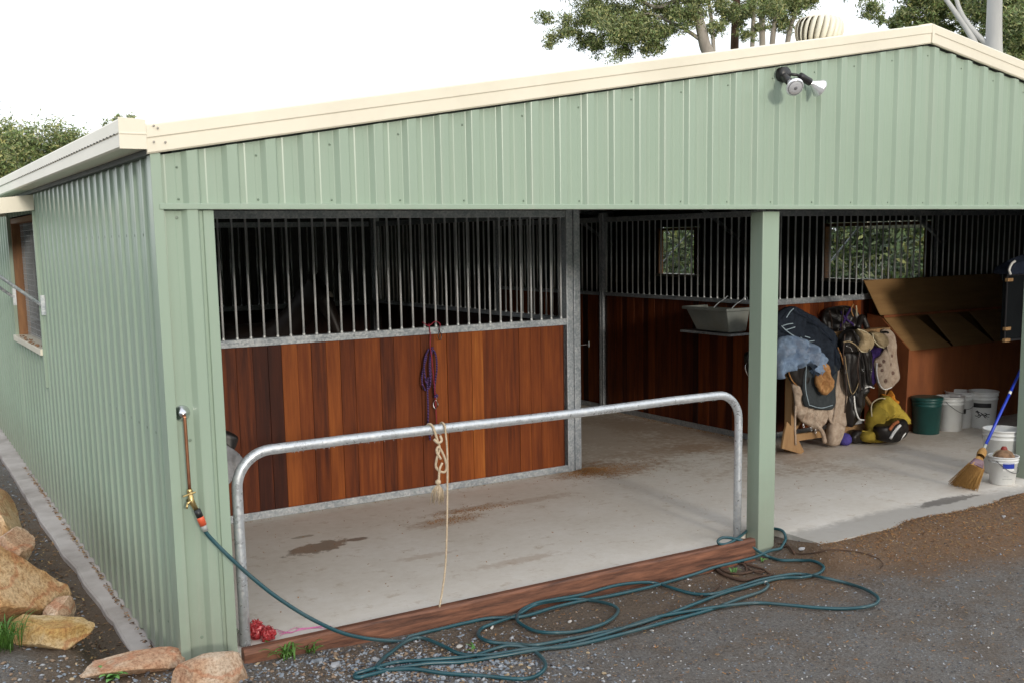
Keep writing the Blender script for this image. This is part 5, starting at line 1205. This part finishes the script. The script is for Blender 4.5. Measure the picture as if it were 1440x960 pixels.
b.tube(smooth_path([gpt(u, v, .01) for u, v in [(1235, 784), (1242, 792), (1238, 798)]], 4), .003, 6); b.build('stem', M['bark'], st_, smooth=True)
# straw and shavings
M['shav'] = simple('wood_shavings', (.50, .24, .08), (.30, .13, .04), .85, scale=25); M['strawl'] = simple('dry_straw', (.46, .33, .16), (.30, .19, .08), .8)
def flakes(name, label, cat, n, samp, l0, l1, w_, mats, seed):
    R = random.Random(seed); v = []; f = []; fm = []
    for _ in range(n):
        x, y, z = samp(R); a = R.uniform(0, 6.28); l = R.uniform(l0, l1); ww = w_*R.uniform(.6, 1.3); t_ = R.uniform(-.3, .3)
        d = Vector((math.cos(a), math.sin(a), t_))*l/2; s = Vector((-math.sin(a), math.cos(a), R.uniform(-.3, .3)))*ww/2; c = Vector((x, y, z+.002+abs(t_)*l/2)); b0 = len(v)
        h_ = Vector((0, 0, .0015)); v += [c-d-s, c+d-s, c+d+s, c-d+s, c-d-s+h_, c+d-s+h_, c+d+s+h_, c-d+s+h_]
        for q in ((0, 3, 2, 1), (4, 5, 6, 7), (0, 1, 5, 4), (1, 2, 6, 5), (2, 3, 7, 6), (3, 0, 4, 7)): f.append(tuple(b0+i for i in q)); fm.append(R.randrange(len(mats)))
    return tag(link(name, v, f, None, mats=mats, fm=fm), label, cat, kind='stuff')
def samp_sh(R):
    k = R.random()
    if k < .42: x, y = R.gauss(4.36, .10), R.gauss(2.50, .07); z = max(0, .045*(1-math.hypot(x-4.36, y-2.5)/.16))*R.random()
    elif k < .60: x, y, z = R.gauss(4.55, .28), R.gauss(2.45, .14), 0
    elif k < .68: x, y, z = R.gauss(2.75, .22), R.gauss(1.9, .06), 0
    elif k < .75: x, y, z = R.gauss(2.5, .12), R.gauss(1.72, .05), 0
    elif k < .90: x, y, z = 6.60-abs(R.gauss(0, .05)), R.uniform(2.8, 5.4), 0
    else: x, y, z = R.uniform(.5, 6.4), R.uniform(.4, 4), 0
    if y > 2.6 and x < 4.36: y = 2.58
    return x, y, z
flakes('wood_shavings', 'orange wood shavings swept in a small pile by the stall post and along the aisle wall', 'shavings', 3200, samp_sh, .004, .016, .005, [M['shav'], M['shav'], M['strawl'], M['leaf']], 5)
def samp_st(R):
    while 1:
        k = R.random()
        if k < .55: x = R.uniform(4.3, 7.4); y = -.26-abs(R.gauss(0, .25))
        elif k < .7: x, y = R.gauss(5.6, .5), R.gauss(-.75, .16)
        else: x, y = R.uniform(1, 7.5), R.uniform(-2.6, -.1)
        if y < -.09: return x, y, ground_z(x, y)
flakes('straw_litter', 'short straw and bark litter on the dirt along the slab edge', 'straw', 4200, samp_st, .005, .03, .0035, [M['strawl'], M['shav'], M['leaf'], M['bark']], 6)
def samp_tr(R):
    x, y = (R.gauss(-.30, .1), R.uniform(.3, 4.5)) if R.random() < .7 else (-.03-abs(R.gauss(0, .012)), R.uniform(.5, 6))
    if x > -.06: return x, y, zb(y)+.004
    return x, y, ground_z(x, y)
flakes('leaf_litter', 'brown leaf and chip litter in the gap beside the footing', 'litter', 900, samp_tr, .008, .03, .009, [M['leaf'], M['bark'], M['strawl']], 7)
# weeds
M['weed'] = simple('weed_leaf', (.10, .22, .035), (.05, .13, .02), .5, scale=12); M['weed2'] = simple('clover_leaf', (.13, .30, .07), (.07, .19, .04), .5)
def weed(label, u, v, n, h, w_, spread, seed, mat, kind='weed', dz=0):
    R = random.Random(seed); c = gpt(u, v); vv = []; ff = []
    for i in range(n):
        a = R.uniform(0, 6.28); L_ = h*R.uniform(.6, 1.2); s0 = Vector((R.gauss(0, spread*.25), R.gauss(0, spread*.25), 0)); out_ = Vector((math.cos(a), math.sin(a), 0)); sd_ = Vector((-math.sin(a), math.cos(a), 0)); b0 = len(vv); ww = w_*R.uniform(.7, 1.2)
        for k in range(6):
            t_ = k/5; p = c+s0+out_*spread*R.uniform(.9, 1.0)*t_**1.3+Vector((0, 0, L_*math.sin(t_*2.0)*.9-.002)); e = sd_*ww*math.sin(math.pi*min(.97, .15+t_*.85)); vv += [p-e, p+e]
        for k in range(5): q = b0+2*k; ff.append((q, q+1, q+3, q+2))
    return tag(addmod(link('weed', vv, ff, mat, smooth=True), solid=.0008), label, 'weed')
weed('strap leaved weed under the left end of the sleeper', 400, 925, 22, .085, .008, .12, 1, M['weed']); weed('small upright weed between the strap weed and the flat stones', 436, 918, 14, .07, .007, .07, 2, M['weed']); weed('grass tuft between the rail leg and the pinkish rock', 348, 905, 14, .12, .004, .07, 3, M['weed'])
weed('grass clump at the left edge under the largest boulder', 8, 912, 90, .16, .003, .13, 4, M['weed']); weed('round leaved clover in front of the long flat rock', 158, 950, 34, .05, .016, .08, 5, M['weed2'])
weed('tiny green sprout by the post foot', 1072, 789, 6, .03, .006, .04, 6, M['weed2']); weed('green sprout among the brown roots', 1033, 806, 10, .05, .006, .05, 7, M['weed2']); weed('faint green sprout by the gravel', 665, 914, 6, .025, .005, .06, 8, M['weed2'])

# ------------------------------------------------------------------ trees
M['trunk'] = simple('pale_gum_bark', (.42, .38, .33), (.22, .19, .16), .85, scale=3, bst=.4, bsc=12, stretch=(1, 1, .3)); M['trunk2'] = simple('grey_white_bark', (.52, .52, .50), (.36, .36, .36), .8, scale=2, stretch=(1, 1, .3))
LFD = [simple('bush_leaf_'+k, c, tuple(x*.7 for x in c), .55, scale=2) for k, c in (('olive', (.11, .14, .04)), ('green', (.07, .12, .03)), ('dark', (.03, .055, .018)), ('yellow', (.20, .22, .06)))]
LF = [simple('leaf_'+k, c, tuple(x*.7 for x in c), .55, scale=2) for k, c in (('olive', (.32, .345, .15)), ('green', (.20, .28, .09)), ('dark', (.13, .175, .075)), ('yellow', (.48, .47, .18)))]
def leaves(name, clumps, n, size, parent, seed, mats=LF, drop=.25, wts=(4, 5, 3, 1.5)):
    R = random.Random(seed); v = []; f = []; fm = []
    tot = sum(c[1]**2 for c in clumps)
    for c, r in clumps:
        sub = [(Vector((R.gauss(0, 1), R.gauss(0, 1), R.gauss(0, .8))).normalized()*r*R.uniform(.2, 1), r*R.uniform(.22, .5)) for _ in range(20)]
        tw_ = R.random()
        for _ in range(int(n*r*r/tot)):
            o_, rr = R.choice(sub); p = Vector(c)+o_+Vector((R.gauss(0, 1), R.gauss(0, 1), R.gauss(0, .75)))*rr*.55
            s = size*R.uniform(.5, 1.3); d = Vector((R.gauss(0, 1), R.gauss(0, 1), R.gauss(-.6, .7))).normalized(); e = d.cross(Vector((R.gauss(0, 1), R.gauss(0, 1), R.gauss(0, 1)))).normalized()
            b0 = len(v); v += [p-d*s, p+e*s*.28-d*s*.1, p+d*s, p-e*s*.28+d*s*.05]; f.append((b0, b0+1, b0+2, b0+3)); fm.append(R.choices(range(4), wts)[0])
    return link(name, v, f, None, parent, mats=mats, fm=fm)
def limb(b, pts, r0, r1): 
    P = smooth_path([Vector(p) for p in pts], 5); b.tube(P, [r0+(r1-r0)*i/(len(P)-1) for i in range(len(P))], 9)
def gz(p): return Vector((p.x, p.y, ground_z(p.x, p.y)-.1))
TG = 'gum trees behind the shed'
# left tree, behind the side wall
bt = far(50, 470, 30); t1 = thing('tree', 'leafy green tree beyond the left side wall', 'tree', tuple(gz(bt)), 0, TG)
b = MB(); c = far(45, 235, 30); limb(b, [gz(bt), (gz(bt)+c)/2+Vector((.2, 0, 0)), c], .18, .06)
for u, v in ((0, 210), (100, 205), (60, 190), (120, 240), (-20, 250)): limb(b, [(gz(bt)+c)/2+Vector((.2, 0, 0)), (c+far(u, v, 30))/2, far(u, v, 30)], .07, .02)
b.build('trunk', M['trunk'], t1, smooth=True)
leaves('crown', [(far(u, v, 30+dd), r) for u, v, r, dd in ((-60, 215, 1.3, 0), (-20, 225, 1.1, -.6), (15, 200, .75, .5), (50, 205, .8, 0), (90, 200, .75, -.5), (115, 205, .55, .4), (30, 245, .8, .6), (75, 235, .9, 0), (110, 235, .6, -.4), (0, 260, .9, 0), (60, 262, .7, .5), (-60, 270, 1.3, 0), (20, 290, 1.2, .5))], 56000, .058, t1, 1, wts=(4, 6, 3, 2))
bt = far(158, 470, 33); t2 = thing('tree', 'distant sparse tree top just left of the gutter corner', 'tree', tuple(gz(bt)), 0, TG)
b = MB(); limb(b, [gz(bt), far(150, 250, 33), far(165, 180, 33)], .12, .02); b.build('trunk', M['trunk'], t2, smooth=True)
leaves('crown', [(far(u, v, 33), r) for u, v, r in ((148, 174, .16), (163, 168, .2), (185, 165, .14), (160, 200, .4), (140, 220, .6))], 1800, .07, t2, 2)
# centre gum
D = 31; bt = far(1000, 420, D); t3 = thing('tree', 'spreading gum tree with leaning trunk behind the middle of the roof', 'tree', tuple(gz(bt)), 0, TG)
b = MB(); limb(b, [gz(bt), far(998, 120, D), far(990, 60, D), far(978, 10, D), far(960, -60, D)], .22, .10); limb(b, [far(985, 30, D), far(960, 0, D), far(920, 10, D), far(870, -20, D)], .09, .03); limb(b, [far(990, 60, D), far(960, 40, D), far(915, 20, D), far(890, 25, D)], .06, .02); limb(b, [far(978, 10, D), far(930, -50, D), far(840, -60, D)], .08, .03)
b.build('trunk', M['trunk'], t3, smooth=True)
leaves('crown', [(far(u, v, D+dd), r) for u, v, r, dd in ((795, 40, .5, 0), (825, 20, .7, .5), (800, -20, .6, 0), (860, 45, .75, -.5), (840, 62, .45, 0), (900, 20, .85, .3), (930, 50, .6, 0), (960, 25, .6, -.3), (880, 68, .4, .2), (985, -10, .7, 0), (950, -40, .9, 0), (870, -50, 1.1, 0), (1010, 40, .3, 0), (772, 62, .22, 0), (766, 25, .28, 0), (845, 20, .6, .8), (890, 45, .55, -.4), (940, 15, .6, .6), (915, 62, .4, 0), (1030, 20, .45, 2), (1050, 50, .3, 2), (1080, 15, .4, 2), (820, 60, .35, .3))], 75000, .052, t3, 3, wts=(6, 4, 3, 1.2))
for k, (u0, u1, ub, r_, lb) in enumerate(((1003, 996, 1005, .07, 'thin pale sapling trunk right of the leaning gum'), (1033, 1036, 1030, .14, 'dark straight gum trunk behind the roof'), (1058, 1062, 1055, .08, 'slim grey trunk, left one of the close cluster'), (1072, 1070, 1075, .11, 'grey trunk in the middle of the close cluster'), (1086, 1098, 1080, .10, 'leaning trunk on the right of the close cluster'))):
    D2 = 33+k*.7; bt = far(ub, 420, D2); tt_ = thing('tree', lb, 'tree', tuple(gz(bt)), 0, TG)
    b = MB(); limb(b, [gz(bt), far((u0+ub)/2, 200, D2), far(u0, 60, D2), far(u1, 0, D2), far(u1+(u1-u0)*2, -90, D2)], r_*1.2, r_*.6); b.build('trunk', M['trunk' if k != 1 else 'bark'], tt_, smooth=True)
    leaves('crown', [(far(u1+a, b_, D2), rr) for a, b_, rr in ((0, -60, .8), (20, 5, .40), (-18, 20, .32), (28, -30, .55), (4, 38, .22))], 7000, .06, tt_, 10+k)
bt = far(1110, 420, 36); tt_ = thing('tree', 'thin leaved gum left of the roof ventilator', 'tree', tuple(gz(bt)), 0, TG); b = MB(); limb(b, [gz(bt), far(1105, 100, 36), far(1120, 10, 36), far(1130, -60, 36)], .12, .04); b.build('trunk', M['trunk'], tt_, smooth=True)
leaves('crown', [(far(u, v, 36), r) for u, v, r in ((1120, 10, .65), (1140, -5, .45), (1100, 25, .45), (1130, -50, .9), (1200, -20, .4), (1228, 8, .45), (1240, 28, .2), (1190, -10, .3))], 16000, .06, tt_, 20)
# right gum with thick pale trunk
D = 24; bt = far(1399, 420, D); t5 = thing('tree', 'tall gum with thick smooth pale trunk at the right above the roof', 'tree', tuple(gz(bt)), 0, TG)
b = MB(); limb(b, [gz(bt), far(1399, 150, D), far(1398, 60, D), far(1399, 0, D), far(1402, -120, D)], .19, .13); limb(b, [far(1398, 72, D), far(1370, 45, D), far(1350, 15, D), far(1338, -30, D)], .06, .035); limb(b, [far(1385, 95, D), far(1368, 55, D), far(1345, 20, D), far(1322, -12, D)], .075, .04); b.build('trunk', M['trunk2'], t5, smooth=True)
leaves('crown', [(far(u, v, D+dd), r) for u, v, r, dd in ((1290, 15, .45, 2), (1310, -10, .55, 2), (1285, -20, .5, 2), (1340, 5, .5, 2.5), (1360, 60, .35, 2.5), (1375, 20, .5, 2), (1330, 40, .3, 3), (1425, 30, .55, 1.5), (1440, 70, .6, 1.5), (1420, 90, .4, 1), (1265, 30, .3, 2.5), (1300, 40, .3, 2.5), (1440, 40, .5, 1), (1430, 0, .6, 2), (1460, 110, .6, 1), (1400, -40, 1.0, 2))], 60000, .055, t5, 22, wts=(4, 6, 3, 2))
# bushes outside the right wall, seen through the far windows
GB = 'bushes outside the far wall'
for k, (x, y, z, r_) in enumerate(((17, 6.5, 1.2, 2.0), (18, 9.5, 1.6, 2.4), (16.5, 13, 1.3, 2.2), (20, 5, 2.2, 2.3), (21, 12, 2.6, 2.8), (17.5, 16, 1.5, 2.4), (24, 17, 3, 3.2), (25, 8, 3.2, 3.2))):
    tb_ = thing('bush', ['broad green bush', 'tall leafy bush', 'dense dark bush', 'rounded pale bush', 'high bush', 'wide low bush', 'far tall bush', 'far broad bush'][k]+' outside the far wall of the shed'+[', nearest its front', ' beside its second window', ' near its rear', ' behind the front bush', ' behind the rear bush', ' past its rear corner', ' past the rear corner, farthest back', ' behind the windows'][k], 'bush', (x, y, ground_z(x, y)), 0, GB)
    b = MB(); limb(b, [(x, y, ground_z(x, y)-.05), (x+.1, y, z*.6), (x, y+.2, z)], .12, .04); b.build('stem', M['trunk'], tb_, smooth=True)
    leaves('foliage', [(Vector((x, y, z)), r_), (Vector((x+.5, y-.8, z+.6)), r_*.7), (Vector((x-.3, y+.9, z+.3)), r_*.7)], 8500, .12, tb_, 40+k, mats=LFD, wts=(3, 6, 4, 2))

# wooded ridge on the far side of the yard, in front of the shed: shades the low sky
v = []; f = []; na = 150; nr = 9
for i in range(na+1):
    an = math.radians(-185+190*i/na)
    for j in range(nr):
        t_ = j/(nr-1); lump = mnoise.noise(Vector((i*.35, j*.7, 0)))
        rr_ = 80+10*t_+lump*2; hh = 13.6*math.sin(math.pi*(.06+.80*min(1, t_*1.3)))*(1+.05*mnoise.noise(Vector((i*.5, 0, 4))))
        if j == nr-1: hh = -1
        v.append((5+rr_*math.cos(an), rr_*math.sin(an), max(hh, -1) if j else -1.0))
f = [(i*nr+j, (i+1)*nr+j, (i+1)*nr+j+1, i*nr+j+1) for i in range(na) for j in range(nr-1)]
R = random.Random(77); fm = [2]*len(f)
for _ in range(14000):
    i = R.uniform(0, na); an = math.radians(-185+190*i/na); t_ = R.random(); rr_ = 79+8*t_; hh = 13.8*math.sin(math.pi*(.06+.80*min(1, t_*1.3)))+R.gauss(0, .35); c = Vector((5+rr_*math.cos(an), rr_*math.sin(an), hh))
    d = Vector((R.gauss(0, 1), R.gauss(0, 1), R.gauss(0, 1))).normalized()*R.uniform(.3, .7); e = d.orthogonal()*.5; b0 = len(v); v += [c-d, c+e, c+d, c-e]; f.append((b0, b0+1, b0+2, b0+3)); fm.append(R.randrange(3))
tag(link('far_wood', v, f, None, mats=LFD, fm=fm), 'dark green wood on the rise across the yard', 'wood', kind='stuff')

for o in bpy.data.objects:
    if o.get('_off') is not None: del o['_off']
